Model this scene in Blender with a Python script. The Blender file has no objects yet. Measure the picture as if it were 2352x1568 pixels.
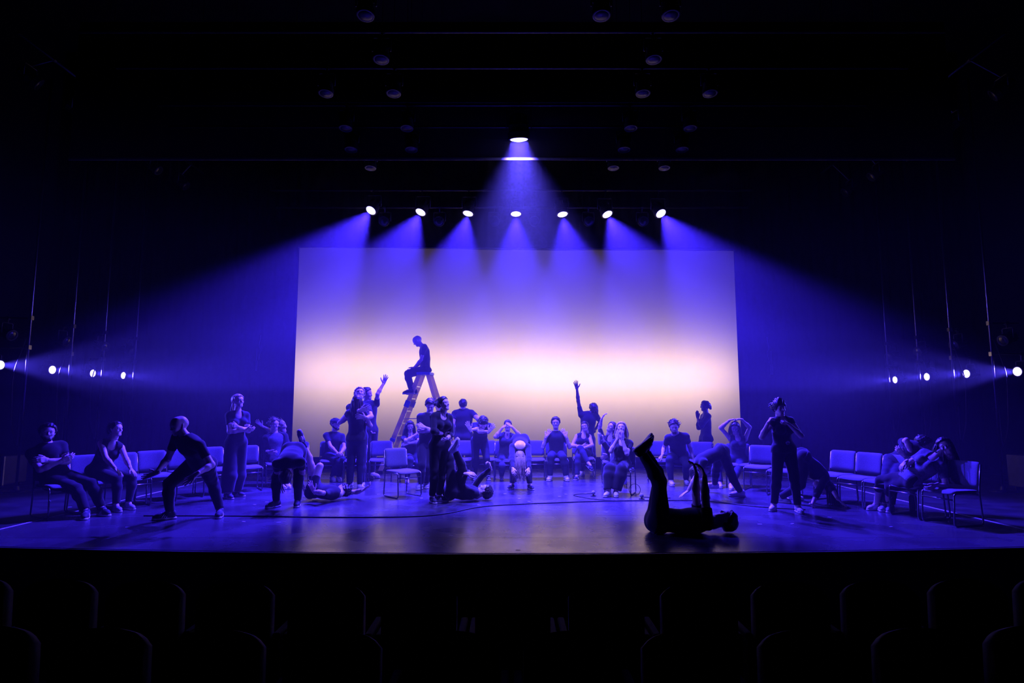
import bpy, bmesh, math, random
import numpy as np
from mathutils import Vector, Matrix

# ------------------------------------------------------------------ camera
F = 1400.0                       # focal length in pixels of the 2352 x 1568 frame
EYE = 1.55                       # lens height above the stage floor
PITCH = math.atan(154.0 / F)
SC = bpy.context.scene
COL = SC.collection
cam_data = bpy.data.cameras.new('camera')
cam_data.sensor_width = 36.0
cam_data.lens = F / 2352.0 * 36.0
cam_data.clip_end = 200
camera = bpy.data.objects.new('camera', cam_data)
camera.location = (0, 0, EYE)
camera.rotation_euler = (math.pi / 2 + PITCH, 0, 0)
COL.objects.link(camera)
SC.camera = camera

# ------------------------------------------------------------------ world, exposure
world = bpy.data.worlds.new('world')
SC.world = world
world.use_nodes = True
world.node_tree.nodes['Background'].inputs[0].default_value = (0.15, 0.16, 0.3, 1)
world.node_tree.nodes['Background'].inputs[1].default_value = 0.0003
SC.view_settings.view_transform = 'Standard'
SC.view_settings.look = 'None'
SC.view_settings.exposure = 0.0
SC.view_settings.gamma = 1.0
SC.view_settings.use_curve_mapping = False
SC.cycles.use_denoising = True
SC.cycles.volume_bounces = 0
SC.cycles.max_bounces = 4
SC.cycles.sample_clamp_indirect = 4.0
SC.cycles.caustics_reflective = False
SC.cycles.caustics_refractive = False

BLUE = (0.042, 0.018, 1.0)
FOG = 0.0145
FOG_MID = 0.0115
FOG_LOW = 0.0080


def ray(u, v):
    """direction through a pixel of the photograph, with y component 1"""
    a = (u - 1176.0) / F
    b = (784.0 - v) / F
    c, s = math.cos(PITCH), math.sin(PITCH)
    d = np.array([a, c - b * s, s + b * c])
    return d / d[1]


def at(u, v, Y):
    d = ray(u, v)
    return np.array([d[0] * Y, Y, EYE + d[2] * Y])


def atz(u, v, z):
    d = ray(u, v)
    Y = (z - EYE) / d[2]
    return np.array([d[0] * Y, Y, z])


def project(p):
    c, s = math.cos(PITCH), math.sin(PITCH)
    x, y, z = p[0], p[1], p[2] - EYE
    f = y * c + z * s
    h = -y * s + z * c
    return np.array([1176 + F * x / f, 784 - F * h / f])


# ------------------------------------------------------------------ lights that belong to no modelled lamp
def add_light(name, kind, loc, energy, color, **kw):
    d = bpy.data.lights.new(name, kind)
    d.energy = energy
    d.color = color
    for k, v in kw.items():
        setattr(d, k, v)
    o = bpy.data.objects.new(name, d)
    o.location = loc
    COL.objects.link(o)
    return o


# warm cyclorama wash standing behind the translucent screen
SCREEN_Y = 16.2
for i, (x0, x1, zc, e) in enumerate(((-5.9, 0.6, 2.5, 84.0), (0.2, 5.9, 2.4, 86.0))):
    o = add_light('cyclorama_wash', 'AREA', ((x0 + x1) / 2, SCREEN_Y + 1.1, zc), e, (1.0, 0.65, 0.43),
                  shape='RECTANGLE', size=x1 - x0, size_y=0.5)
    o.rotation_euler = (math.radians(-90), 0, 0)


# ------------------------------------------------------------------ object helpers
def tag(o, label=None, cat=None, group=None, kind=None):
    if label: o['label'] = label
    if cat: o['category'] = cat
    if group: o['group'] = group
    if kind: o['kind'] = kind
    return o


def empty(name, loc=(0, 0, 0), rz=0.0):
    o = bpy.data.objects.new(name, None)
    o.empty_display_size = 0.1
    o.location = loc
    o.rotation_euler = (0, 0, rz)
    COL.objects.link(o)
    return o


def link(name, me, parent=None, mat=None):
    if mat is not None and len(me.materials) == 0:
        me.materials.append(mat)
    o = bpy.data.objects.new(name, me)
    COL.objects.link(o)
    if parent is not None:
        o.parent = parent
    return o


def copy_tree(o, parent=None):
    c = o.copy()
    COL.objects.link(c)
    c.parent = parent
    for ch in [k for k in bpy.data.objects if k.parent == o]:
        copy_tree(ch, c)
    return c


def smooth(me, on=True):
    me.polygons.foreach_set('use_smooth', [on] * len(me.polygons))


class MB:
    """collects simple solids into one mesh"""
    def __init__(self):
        self.v, self.f = [], []

    def add(self, vs, fs):
        n = len(self.v)
        self.v += [tuple(map(float, p)) for p in vs]
        self.f += [tuple(n + i for i in q) for q in fs]
        return self

    def box(self, c, s, rot=None, bev=0.0):
        hx, hy, hz = s[0] / 2, s[1] / 2, s[2] / 2
        if bev <= 0:
            P = [(x, y, z) for z in (-hz, hz) for y in (-hy, hy) for x in (-hx, hx)]
            Q = [(0, 2, 3, 1), (4, 5, 7, 6), (0, 1, 5, 4), (2, 6, 7, 3), (0, 4, 6, 2), (1, 3, 7, 5)]
        else:
            bm = bmesh.new()
            bmesh.ops.create_cube(bm, size=1.0)
            bmesh.ops.scale(bm, vec=s, verts=bm.verts)
            bmesh.ops.bevel(bm, geom=bm.edges[:], offset=bev, segments=2, affect='EDGES', profile=0.5)
            bm.verts.index_update()
            P = [tuple(v.co) for v in bm.verts]
            Q = [tuple(v.index for v in f.verts) for f in bm.faces]
            bm.free()
        M = rot if rot is not None else Matrix.Identity(3)
        c = Vector(c)
        return self.add([M @ Vector(p) + c for p in P], Q)

    def tube(self, pts, r, n=8, caps=True):
        pts = [Vector(p) for p in pts]
        rs = r if isinstance(r, (list, tuple)) else [r] * len(pts)
        vs, fs = [], []
        t0 = (pts[1] - pts[0]).normalized()
        ref = Vector((0, 0, 1)) if abs(t0.z) < 0.9 else Vector((1, 0, 0))
        nrm = (ref - t0 * ref.dot(t0)).normalized()
        for i, p in enumerate(pts):
            if i == 0: t = pts[1] - pts[0]
            elif i == len(pts) - 1: t = pts[-1] - pts[-2]
            else: t = (pts[i + 1] - p).normalized() + (p - pts[i - 1]).normalized()
            if t.length < 1e-9: t = pts[i] - pts[i - 1]
            t.normalize()
            nrm = nrm - t * nrm.dot(t)
            nrm = nrm.normalized() if nrm.length > 1e-6 else t.orthogonal().normalized()
            b = t.cross(nrm)
            for k in range(n):
                a = 2 * math.pi * k / n
                vs.append(p + (nrm * math.cos(a) + b * math.sin(a)) * rs[i])
        for i in range(len(pts) - 1):
            for k in range(n):
                k2 = (k + 1) % n
                fs.append((i * n + k, i * n + k2, (i + 1) * n + k2, (i + 1) * n + k))
        if caps:
            fs.append(tuple(range(n - 1, -1, -1)))
            fs.append(tuple((len(pts) - 1) * n + k for k in range(n)))
        return self.add(vs, fs)

    def lathe(self, prof, n=20, M=None):
        """prof: (radius, height) pairs about local z"""
        M = M or Matrix.Identity(4)
        vs = [M @ Vector((r * math.cos(2 * math.pi * k / n), r * math.sin(2 * math.pi * k / n), h)) for r, h in prof for k in range(n)]
        fs = []
        for i in range(len(prof) - 1):
            for k in range(n):
                k2 = (k + 1) % n
                fs.append((i * n + k, i * n + k2, (i + 1) * n + k2, (i + 1) * n + k))
        if prof[0][0] > 1e-6: fs.append(tuple(range(n - 1, -1, -1)))
        if prof[-1][0] > 1e-6: fs.append(tuple((len(prof) - 1) * n + k for k in range(n)))
        return self.add(vs, fs)

    def mesh(self, name, mat=None, sm=False):
        me = bpy.data.meshes.new(name)
        me.from_pydata(self.v, [], self.f)
        me.update()
        if mat is not None: me.materials.append(mat)
        if sm: smooth(me)
        return me

    def build(self, name, mat=None, parent=None, sm=False):
        return link(name, self.mesh(name, mat, sm), parent)


def bend(points, rad=0.05, seg=5):
    """round the corners of a polyline"""
    P = [Vector(p) for p in points]
    out = [P[0]]
    for i in range(1, len(P) - 1):
        a, b, c = P[i - 1], P[i], P[i + 1]
        r = min(rad, (a - b).length * 0.45, (c - b).length * 0.45)
        s, e = b + (a - b).normalized() * r, b + (c - b).normalized() * r
        for k in range(seg + 1):
            t = k / seg
            out.append((1 - t) ** 2 * s + 2 * t * (1 - t) * b + t * t * e)
    out.append(P[-1])
    return out


# ------------------------------------------------------------------ materials
def mat(name, color, rough=0.6, metal=0.0, noise=0.0, scale=20.0, bump=0.0, spec=0.5, emit=None, estr=0.0, sheen=0.0, rvar=0.0):
    m = bpy.data.materials.new(name)
    m.use_nodes = True
    nt = m.node_tree
    b = nt.nodes['Principled BSDF']
    b.inputs['Base Color'].default_value = (*color, 1)
    b.inputs['Roughness'].default_value = rough
    b.inputs['Metallic'].default_value = metal
    b.inputs['Specular IOR Level'].default_value = spec
    if sheen:
        b.inputs['Sheen Weight'].default_value = sheen
    if emit:
        b.inputs['Emission Color'].default_value = (*emit, 1)
        b.inputs['Emission Strength'].default_value = estr
    if noise or bump or rvar:
        tc = nt.nodes.new('ShaderNodeTexCoord')
        n = nt.nodes.new('ShaderNodeTexNoise')
        n.inputs['Scale'].default_value = scale
        n.inputs['Detail'].default_value = 4
        nt.links.new(tc.outputs['Object'], n.inputs['Vector'])
        if noise:
            r = nt.nodes.new('ShaderNodeValToRGB')
            r.color_ramp.elements[0].color = (*[c * (1 - noise) for c in color], 1)
            r.color_ramp.elements[1].color = (*[min(1, c * (1 + noise)) for c in color], 1)
            r.color_ramp.elements[0].position = 0.3
            r.color_ramp.elements[1].position = 0.7
            nt.links.new(n.outputs['Fac'], r.inputs['Fac'])
            nt.links.new(r.outputs['Color'], b.inputs['Base Color'])
        if rvar:
            mr = nt.nodes.new('ShaderNodeMapRange')
            mr.inputs['From Min'].default_value = 0.3
            mr.inputs['From Max'].default_value = 0.7
            mr.inputs['To Min'].default_value = max(0.02, rough - rvar)
            mr.inputs['To Max'].default_value = rough + rvar
            nt.links.new(n.outputs['Fac'], mr.inputs['Value'])
            nt.links.new(mr.outputs['Result'], b.inputs['Roughness'])
        if bump:
            bp = nt.nodes.new('ShaderNodeBump')
            bp.inputs['Strength'].default_value = bump
            bp.inputs['Distance'].default_value = 0.01
            nt.links.new(n.outputs['Fac'], bp.inputs['Height'])
            nt.links.new(bp.outputs['Normal'], b.inputs['Normal'])
    return m


M = dict(
    deck=mat('painted_deck', (0.018, 0.018, 0.022), 0.5, noise=0.4, scale=3, rvar=0.08),
    vinyl=mat('dance_vinyl', (0.055, 0.052, 0.062), 0.26, noise=0.22, scale=1.6, rvar=0.06, spec=0.5),
    border_cloth=mat('border_cloth', (0.015, 0.015, 0.017), 0.95, noise=0.2, scale=8, spec=0.1),
    velour=mat('black_velour', (0.003, 0.003, 0.0035), 1.0, noise=0.3, scale=8, spec=0.0),
    wall=mat('black_wall', (0.01, 0.01, 0.012), 0.9, noise=0.3, scale=2, spec=0.1),
    black_metal=mat('black_metal', (0.015, 0.015, 0.017), 0.45, metal=0.0, noise=0.3, scale=30),
    steel=mat('steel_tube', (0.35, 0.35, 0.38), 0.3, metal=1.0, noise=0.15, scale=40),
    tube=mat('dark_chrome_tube', (0.20, 0.20, 0.23), 0.28, metal=1.0, noise=0.1, scale=60),
    glass=mat('lens_glass', (0.02, 0.02, 0.022), 0.12, metal=0.0, noise=0.1, scale=60),
    dark_glass=mat('dark_lens', (0.006, 0.006, 0.008), 0.35, spec=0.25, noise=0.1, scale=60),
    dark_rim=mat('dark_rim', (0.02, 0.02, 0.022), 0.4, spec=0.3, noise=0.2, scale=60),
    matte_black=mat('matte_black_paint', (0.012, 0.012, 0.013), 0.85, spec=0.1, noise=0.2, scale=30),
    lamp=mat('lit_lens', (0.6, 0.6, 1.0), 0.3, emit=(0.42, 0.34, 1.0), estr=9.0),
    side_lamp=mat('lit_side_lens', (0.6, 0.6, 1.0), 0.3, emit=(0.5, 0.42, 1.0), estr=3.0),
    upholstery=mat('chair_upholstery', (0.10, 0.10, 0.13), 0.9, noise=0.3, scale=120, bump=0.15, sheen=0.3),
    tape=mat('white_tape', (0.55, 0.55, 0.55), 0.6, noise=0.2, scale=30),
    cable=mat('black_rubber', (0.008, 0.008, 0.008), 0.6, noise=0.2, scale=50),
    ladder_plastic=mat('ladder_blue_plastic', (0.10, 0.16, 0.45), 0.5, noise=0.1, scale=25),
    alu=mat('aluminium', (0.6, 0.6, 0.62), 0.35, metal=1.0, noise=0.1, scale=40),
    seat_fabric=mat('auditorium_fabric', (0.03, 0.03, 0.04), 0.9, noise=0.3, scale=60),
    black_cloth=mat('black_cotton', (0.013, 0.012, 0.015), 0.9, noise=0.10, scale=60, bump=0.1, sheen=0.15, spec=0.2),
    navy_cloth=mat('charcoal_cotton', (0.022, 0.021, 0.028), 0.9, noise=0.10, scale=60, bump=0.1, sheen=0.15, spec=0.2),
    denim=mat('dark_denim', (0.035, 0.035, 0.055), 0.9, noise=0.14, scale=90, bump=0.1, spec=0.2),
    grey_cloth=mat('grey_linen', (0.13, 0.13, 0.16), 0.9, noise=0.25, scale=35, bump=0.1, spec=0.2),
    shoe_dark=mat('dark_suede', (0.03, 0.03, 0.04), 0.8, noise=0.2, scale=60),
    shoe_white=mat('white_leather', (0.62, 0.60, 0.60), 0.5, noise=0.1, scale=40),
    shoe_grey=mat('grey_canvas', (0.28, 0.28, 0.32), 0.7, noise=0.15, scale=60),
    sole=mat('white_rubber', (0.6, 0.58, 0.56), 0.6, noise=0.1, scale=60),
    sock=mat('pale_sock', (0.45, 0.45, 0.5), 0.9, noise=0.15, scale=90),
    sock_y=mat('mustard_sock', (0.42, 0.30, 0.05), 0.9, noise=0.15, scale=90),
    eye=mat('eye', (0.30, 0.28, 0.27), 0.2),
    hair_dark=mat('dark_hair', (0.015, 0.011, 0.009), 0.45, noise=0.4, scale=90),
    hair_brown=mat('brown_hair', (0.06, 0.04, 0.03), 0.45, noise=0.4, scale=90),
    hair_blond=mat('blond_hair', (0.38, 0.30, 0.22), 0.45, noise=0.35, scale=90),
    skin=mat('fair_skin', (0.62, 0.48, 0.44), 0.5, noise=0.08, scale=30),
    skin_mid=mat('tan_skin', (0.46, 0.33, 0.27), 0.5, noise=0.08, scale=30),
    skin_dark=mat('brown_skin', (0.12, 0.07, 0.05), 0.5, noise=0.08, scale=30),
    metal_shiny=mat('polished_buckle', (0.8, 0.8, 0.82), 0.15, metal=1.0),
    case=mat('road_case', (0.03, 0.03, 0.035), 0.5, noise=0.3, scale=10),
    foam=mat('mic_foam', (0.30, 0.30, 0.34), 0.9, noise=0.3, scale=200, bump=0.3),
)
for k in ('lamp', 'side_lamp'):
    M[k].cycles.emission_sampling = 'NONE'

# translucent projection cloth
sm_ = bpy.data.materials.new('projection_cloth')
sm_.use_nodes = True
nt = sm_.node_tree
for n in list(nt.nodes):
    if n.type != 'OUTPUT_MATERIAL': nt.nodes.remove(n)
out = [n for n in nt.nodes if n.type == 'OUTPUT_MATERIAL'][0]
tr = nt.nodes.new('ShaderNodeBsdfTranslucent'); df = nt.nodes.new('ShaderNodeBsdfDiffuse'); mx = nt.nodes.new('ShaderNodeMixShader')
no = nt.nodes.new('ShaderNodeTexNoise'); rp = nt.nodes.new('ShaderNodeValToRGB'); tc = nt.nodes.new('ShaderNodeTexCoord')
no.inputs['Scale'].default_value = 2.0
rp.color_ramp.elements[0].color = (0.80, 0.80, 0.80, 1); rp.color_ramp.elements[1].color = (0.86, 0.86, 0.86, 1)
nt.links.new(tc.outputs['Object'], no.inputs['Vector']); nt.links.new(no.outputs['Fac'], rp.inputs['Fac'])
nt.links.new(rp.outputs['Color'], tr.inputs['Color'])
df.inputs['Color'].default_value = (0.5, 0.5, 0.52, 1)
mx.inputs[0].default_value = 0.12
nt.links.new(tr.outputs[0], mx.inputs[1]); nt.links.new(df.outputs[0], mx.inputs[2]); nt.links.new(mx.outputs[0], out.inputs['Surface'])
M['screen'] = sm_
# fibreglass lets some of the screen's light through
fm = bpy.data.materials.new('fibreglass_rail'); fm.use_nodes = True
nt = fm.node_tree
for n in list(nt.nodes):
    if n.type != 'OUTPUT_MATERIAL': nt.nodes.remove(n)
out = [n for n in nt.nodes if n.type == 'OUTPUT_MATERIAL'][0]
tr = nt.nodes.new('ShaderNodeBsdfTranslucent'); df = nt.nodes.new('ShaderNodeBsdfDiffuse'); mx = nt.nodes.new('ShaderNodeMixShader')
no = nt.nodes.new('ShaderNodeTexNoise'); rp = nt.nodes.new('ShaderNodeValToRGB'); no.inputs['Scale'].default_value = 25.0
rp.color_ramp.elements[0].color = (0.74, 0.62, 0.46, 1); rp.color_ramp.elements[1].color = (0.86, 0.74, 0.58, 1)
nt.links.new(no.outputs['Fac'], rp.inputs['Fac']); nt.links.new(rp.outputs['Color'], tr.inputs['Color']); nt.links.new(rp.outputs['Color'], df.inputs['Color'])
mx.inputs[0].default_value = 0.45
nt.links.new(tr.outputs[0], mx.inputs[1]); nt.links.new(df.outputs[0], mx.inputs[2]); nt.links.new(mx.outputs[0], out.inputs['Surface'])
M['ladder'] = fm

# ------------------------------------------------------------------ the setting
FRONT = float(atz(1176, 1268, 0.0)[1]) - 0.09


def front_edge(x):                      # apron bows gently towards the house
    return FRONT + 0.0095 * x * x


def deck_mesh():
    vs, fs = [], []
    xs = [-13 + 26 * i / 60 for i in range(61)]
    for x in xs:
        y = front_edge(x)
        vs += [(x, y, 0), (x, y, -0.06), (x, y + 0.05, -0.06), (x, y + 0.05, -1.0), (x, 19.5, -0.3), (x, 19.5, 0)]
    n = 6
    for i in range(60):
        a, b = i * n, (i + 1) * n
        for k in range(n):
            k2 = (k + 1) % n
            fs.append((a + k, a + k2, b + k2, b + k))
    mb = MB(); mb.add(vs, fs)
    mb.f.append(tuple(range(n))); mb.f.append(tuple(60 * n + k for k in reversed(range(n))))
    return mb


floor = deck_mesh().build('floor', M['deck'])
tag(floor, 'dark painted stage deck with a gently bowed front edge', kind='structure')
# vinyl dance floor, one object per roll, laid across the stage
xs0, xs1 = -6.6, 6.6
yr = [front_edge(0) + 0.14, 7.55, 9.1, 10.65, 12.2, 13.75, 15.3, 15.95]
for i in range(len(yr) - 1):
    mb = MB()
    vs, fs = [], []
    N = 24
    for j in range(N + 1):
        x = xs0 + (xs1 - xs0) * j / N
        y0 = front_edge(x) + 0.04 if i == 0 else yr[i] + 0.004
        y1 = yr[i + 1] - 0.004
        vs += [(x, y0, 0.0), (x, y1, 0.0), (x, y1, 0.004), (x, y0, 0.004)]
    for j in range(N):
        a, b = j * 4, j * 4 + 4
        for k in range(4):
            fs.append((a + k, b + k, b + (k + 1) % 4, a + (k + 1) % 4))
    fs += [(3, 2, 1, 0), (N * 4, N * 4 + 1, N * 4 + 2, N * 4 + 3)]
    mb.add(vs, fs).build('vinyl_strip', M['vinyl'], floor)
for sx, x in (('edge_tape', -6.6), ('edge_tape', 6.6)):
    MB().box((x, (7.2 + 15.9) / 2, 0.0052), (0.035, 8.7, 0.002)).build('edge_tape', M['tape'], floor)

# house floor below the stage and stage shell
wb = MB().box((0, 19.1, 5.5), (27, 0.2, 13)).build('wall_back', M['wall']); tag(wb, 'black rear wall behind the screen', kind='structure')
for s, nm in ((-1, 'wall_left'), (1, 'wall_right')):
    o = MB().box((s * 12.6, 11.5, 5.0), (0.2, 16, 14)).build(nm, M['wall']); tag(o, 'black side wall of the stage', kind='structure')
o = MB().box((0, 8.5, 11.6), (27, 22, 0.2)).build('ceiling', M['wall']); tag(o, 'dark ceiling above the rig', kind='structure')
o = MB().box((0, 2.6, -1.05), (26, 8.2, 0.1)).build('floor', M['wall']); tag(o, 'dark auditorium floor in front of the stage', kind='structure')


def curtain(name, x0, x1, z0, z1, y, amp=0.05, wave=0.28, label='', nz=2, seed=1, cloth='velour'):
    rnd = random.Random(seed)
    n = max(8, int((x1 - x0) / wave * 6))
    vs, fs = [], []
    ph = rnd.random() * 6
    for i in range(n + 1):
        x = x0 + (x1 - x0) * i / n
        w = amp * math.sin(2 * math.pi * x / wave + ph + 0.8 * math.sin(x * 1.7)) + 0.3 * amp * math.sin(x * 9.1 + ph)
        for yy in (y + w, y + w + 0.012):
            for k in range(nz):
                vs.append((x, yy, z0 + (z1 - z0) * k / (nz - 1)))
    m = 2 * nz
    for i in range(n):
        a, b = i * m, (i + 1) * m
        for k in range(nz - 1):
            fs.append((a + k, b + k, b + k + 1, a + k + 1))
            fs.append((a + nz + k, a + nz + k + 1, b + nz + k + 1, b + nz + k))
        fs.append((a, a + nz, b + nz, b)); fs.append((a + nz - 1, b + nz - 1, b + m - 1, a + m - 1))
    o = MB().add(vs, fs).build(name, M[cloth])
    smooth(o.data)
    tag(o, label, 'curtain', 'black masking curtains')
    return o


pTL, pTR = at(689, 569, SCREEN_Y), at(1686, 577, SCREEN_Y)
pBL, pBR = at(668, 1049, SCREEN_Y), at(1703, 1049, SCREEN_Y)
SX0, SX1 = (pTL[0] + pBL[0]) / 2, (pTR[0] + pBR[0]) / 2
SZ0 = (pBL[2] + pBR[2]) / 2
# screen cloth with a slightly wavering top hem
scr = empty('projection_screen', (0, SCREEN_Y, 0))
tag(scr, 'large translucent white projection screen glowing warm behind the performers', 'screen')
vs, fs = [], []
N, K = 60, 10
for i in range(N + 1):
    t = i / N
    x = SX0 + (SX1 - SX0) * t
    zt = pTL[2] + (pTR[2] - pTL[2]) * t + 0.006 * math.sin(t * 40) + 0.012 * math.sin(t * 9)
    for k in range(K + 1):
        vs.append((x, 0, SZ0 + (zt - SZ0) * k / K))
for i in range(N):
    for k in range(K):
        a = i * (K + 1) + k
        fs.append((a, a + K + 1, a + K + 2, a + 1))
MB().add(vs, fs).build('cloth', M['screen'], scr)
MB().tube([(SX0 - 0.1, 0.02, pTL[2] + 0.04), (SX1 + 0.1, 0.02, pTR[2] + 0.05)], 0.025).build('top_pipe', M['black_metal'], scr)
MB().tube([(SX0, 0.02, SZ0 - 0.02), (SX1, 0.02, SZ0 - 0.02)], 0.02).build('bottom_pipe', M['black_metal'], scr)
# masking round the screen
cy = SCREEN_Y - 0.1
curtain('masking_curtain', -12.4, SX0, 0.0, 11.4, cy, label='black masking curtain on the side of the screen nearest the ladder', seed=1)
curtain('masking_curtain', SX1, 12.4, 0.0, 11.4, cy, label='black masking curtain on the side of the screen away from the ladder', seed=2)
curtain('border_curtain', SX0 - 0.02, SX1 + 0.02, min(pTL[2], pTR[2]) + 0.10, 11.4, SCREEN_Y - 0.06, amp=0.02, label='black border curtain hanging along the top of the screen', seed=3)
curtain('ground_row', SX0 - 0.02, SX1 + 0.02, 0.0, SZ0 - 0.012, SCREEN_Y - 0.05, amp=0.015, label='low black skirt below the glowing screen', seed=4)
# over-stage border just behind the single top lamp
HEM = at(1190, 368, 10.315)[2]
curtain('border_curtain', -7.8, 7.8, HEM, HEM + 2.6, 10.315, cloth='border_cloth', amp=0.004, wave=0.9, label='black overhead border whose hem catches the single high lamp', seed=5)
MB().box((0, 10.306, HEM + 0.022), (15.6, 0.006, 0.045)).build('added_hem_strip', M['upholstery'], bpy.data.objects['border_curtain.001'])  # lighter strip added along the hem to brighten the top lamp's patch
# hanging cable tails beside the screen
for (u0, v0, v1, uw, s) in ((588, 800, 852, 5, 1), (1773, 806, 860, 7, -1)):
    t = empty('cable_tail', at(u0, v1, 16.02))
    tag(t, 'pale strap hanging on the curtain %s' % ('left of the glowing screen' if s == 1 else 'right of the glowing screen'), 'strap')
    h = at(u0, v0, 16.02)[2] - at(u0, v1, 16.02)[2]
    w = uw * 16.02 / F
    MB().box((0, 0, h * 0.22), (w, 0.01, h * 0.44)).box((0, 0, h * 0.72), (w * 0.45, 0.008, h * 0.56)).build('strap_tail', M['upholstery'], t)
    MB().tube(bend([(s * 0.09, 0, h * 1.6), (s * 0.05, 0, h * 1.1), (s * 0.10, 0, h * 0.95), (s * 0.06, 0, h * 0.5)], 0.04), 0.008, 6).build('cord', M['upholstery'], t)
# ------------------------------------------------------------------ haze over the stage
def haze_box(name, density, z0, z1, label):
    m = bpy.data.materials.new('stage_haze')
    m.use_nodes = True
    nt = m.node_tree
    nt.nodes.remove(nt.nodes['Principled BSDF'])
    out = [n for n in nt.nodes if n.type == 'OUTPUT_MATERIAL'][0]
    v = nt.nodes.new('ShaderNodeVolumeScatter')
    v.inputs['Color'].default_value = (1, 1, 1, 1)
    v.inputs['Density'].default_value = density
    v.inputs['Anisotropy'].default_value = 0.2
    nt.links.new(v.outputs[0], out.inputs['Volume'])
    o = MB().box((0, 11.55, (z0 + z1) / 2), (24.6, 8.8, z1 - z0)).build(name, m)
    tag(o, label, 'haze', kind='stuff')
    return o


fog = haze_box('haze', FOG, 2.7, 9.15, 'theatrical haze hanging in the light beams above the performers')
fog_mid = haze_box('haze', FOG_MID, 1.9, 2.699, 'light theatrical haze level with the side lamps')
fog_low = haze_box('haze', FOG_LOW, 0.05, 1.899, 'thinner theatrical haze round the performers near the floor')


# ------------------------------------------------------------------ lamps
def lamp_meshes(r, L):
    body = MB()
    body.lathe([(r * 1.0, 0.0), (r * 1.12, 0.0), (r * 1.14, L * 0.25), (r * 1.0, L * 0.3), (r * 1.0, L * 0.55),
                (r * 0.8, L * 0.6), (r * 0.8, L * 0.9), (r * 0.55, L)], 20)
    for k in range(10):                       # cooling fins
        a = 2 * math.pi * k / 10
        body.box((r * 0.9 * math.cos(a), r * 0.9 * math.sin(a), L * 0.75), (r * 0.35, 0.006, L * 0.28), Matrix.Rotation(a, 3, 'Z'))
    lens = MB().lathe([(0.0, -r * 0.22), (r * 0.45, -r * 0.18), (r * 0.8, -r * 0.08), (r * 0.97, 0.004), (r * 0.97, 0.012)], 20)
    rim = MB().lathe([(r * 0.98, -0.004), (r * 1.10, -0.004), (r * 1.10, 0.01), (r * 0.98, 0.01)], 20)
    yoke = MB().tube(bend([(-r * 1.25, 0, L * 0.45), (-r * 1.25, 0, L * 0.45 + r * 2.0), (r * 1.25, 0, L * 0.45 + r * 2.0), (r * 1.25, 0, L * 0.45)], 0.03), 0.012, 6)
    return dict(body=body.mesh('lamp_body', M['black_metal']), lens=lens, rim=rim.mesh('lamp_rim', M['dark_rim'], True),
                yoke=yoke.mesh('lamp_yoke', M['black_metal'], True))


LM = {}


def make_lamp(name, lens_pos, aim, r, L, lit, label, cat, group, hang='top', hook=None):
    """an empty at the tilt axis; yoke and clamp stay upright, the body turns to its aim"""
    key = (r, L)
    if key not in LM: LM[key] = lamp_meshes(r, L)
    S = LM[key]
    aim = Vector(aim).normalized()
    piv = Vector(lens_pos) - aim * (L * 0.45)
    root = empty(name, piv)
    tag(root, label, cat, group)
    up = -aim
    xax = Vector((1, 0, 0)) if hang == 'top' else Vector((0, 1, 0))
    xax = (xax - up * xax.dot(up)).normalized()
    R = Matrix((xax, up.cross(xax), up)).transposed().to_4x4()
    off = Matrix.Translation((0, 0, -L * 0.45))
    b = link('body', S['body'], root)
    b.matrix_local = R @ off
    lk = 'lens_' + lit
    if lk not in S: S[lk] = S['lens'].mesh('lamp_' + lk, {'on': M['lamp'], 'side': M['side_lamp'], 'off': M['dark_glass'], 'dim': M['glass']}[lit], True)
    l = link('lens', S[lk], b)
    link('rim', S['rim'], b)
    rz = 0 if hang == 'top' else math.pi / 2
    o = link('yoke', S['yoke'], root)
    o.matrix_local = Matrix.Rotation(rz, 4, 'Z') @ off
    ytop = Vector((0, 0, r * 2.0))
    hp = Vector(hook) - piv if hook is not None else ytop + Vector((0, 0, 0.11))
    dirx = Vector((0.03, 0, 0)) if hang == 'top' else Vector((0, 0.03, 0))
    MB().tube([ytop, hp], 0.016, 6).tube([hp - dirx, hp + dirx], 0.036, 8).build('clamp', M['black_metal'], root)
    return root, piv


def spot(pos, aim, energy, size, blend, rad=0.06, color=BLUE):
    o = add_light('lamp_beam', 'SPOT', pos, energy, color, spot_size=math.radians(size), spot_blend=blend, shadow_soft_size=rad)
    o.rotation_euler = Vector(aim).to_track_quat('-Z', 'Y').to_euler()
    return o


def pipe(p0, p1, r, name, label, cat='pipe', m='black_metal'):
    o = empty(name, p0)
    tag(o, label, cat, 'pipes of the lighting rig')
    a, d = Vector((0, 0, 0)), Vector(p1) - Vector(p0)
    MB().tube([a, d], r, 10).build('tube', M[m], o, True)
    for t in (0.04, 0.35, 0.65, 0.96):                       # lines up to the grid
        q = d * t
        MB().tube([q, (q.x, q.y, 11.49 - p0[2])], 0.004, 4).build('lift_line', M['black_metal'], o)
    return o


ORD = ['first', 'second', 'third', 'fourth', 'fifth', 'sixth', 'seventh', 'eighth', 'ninth', 'tenth']
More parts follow.
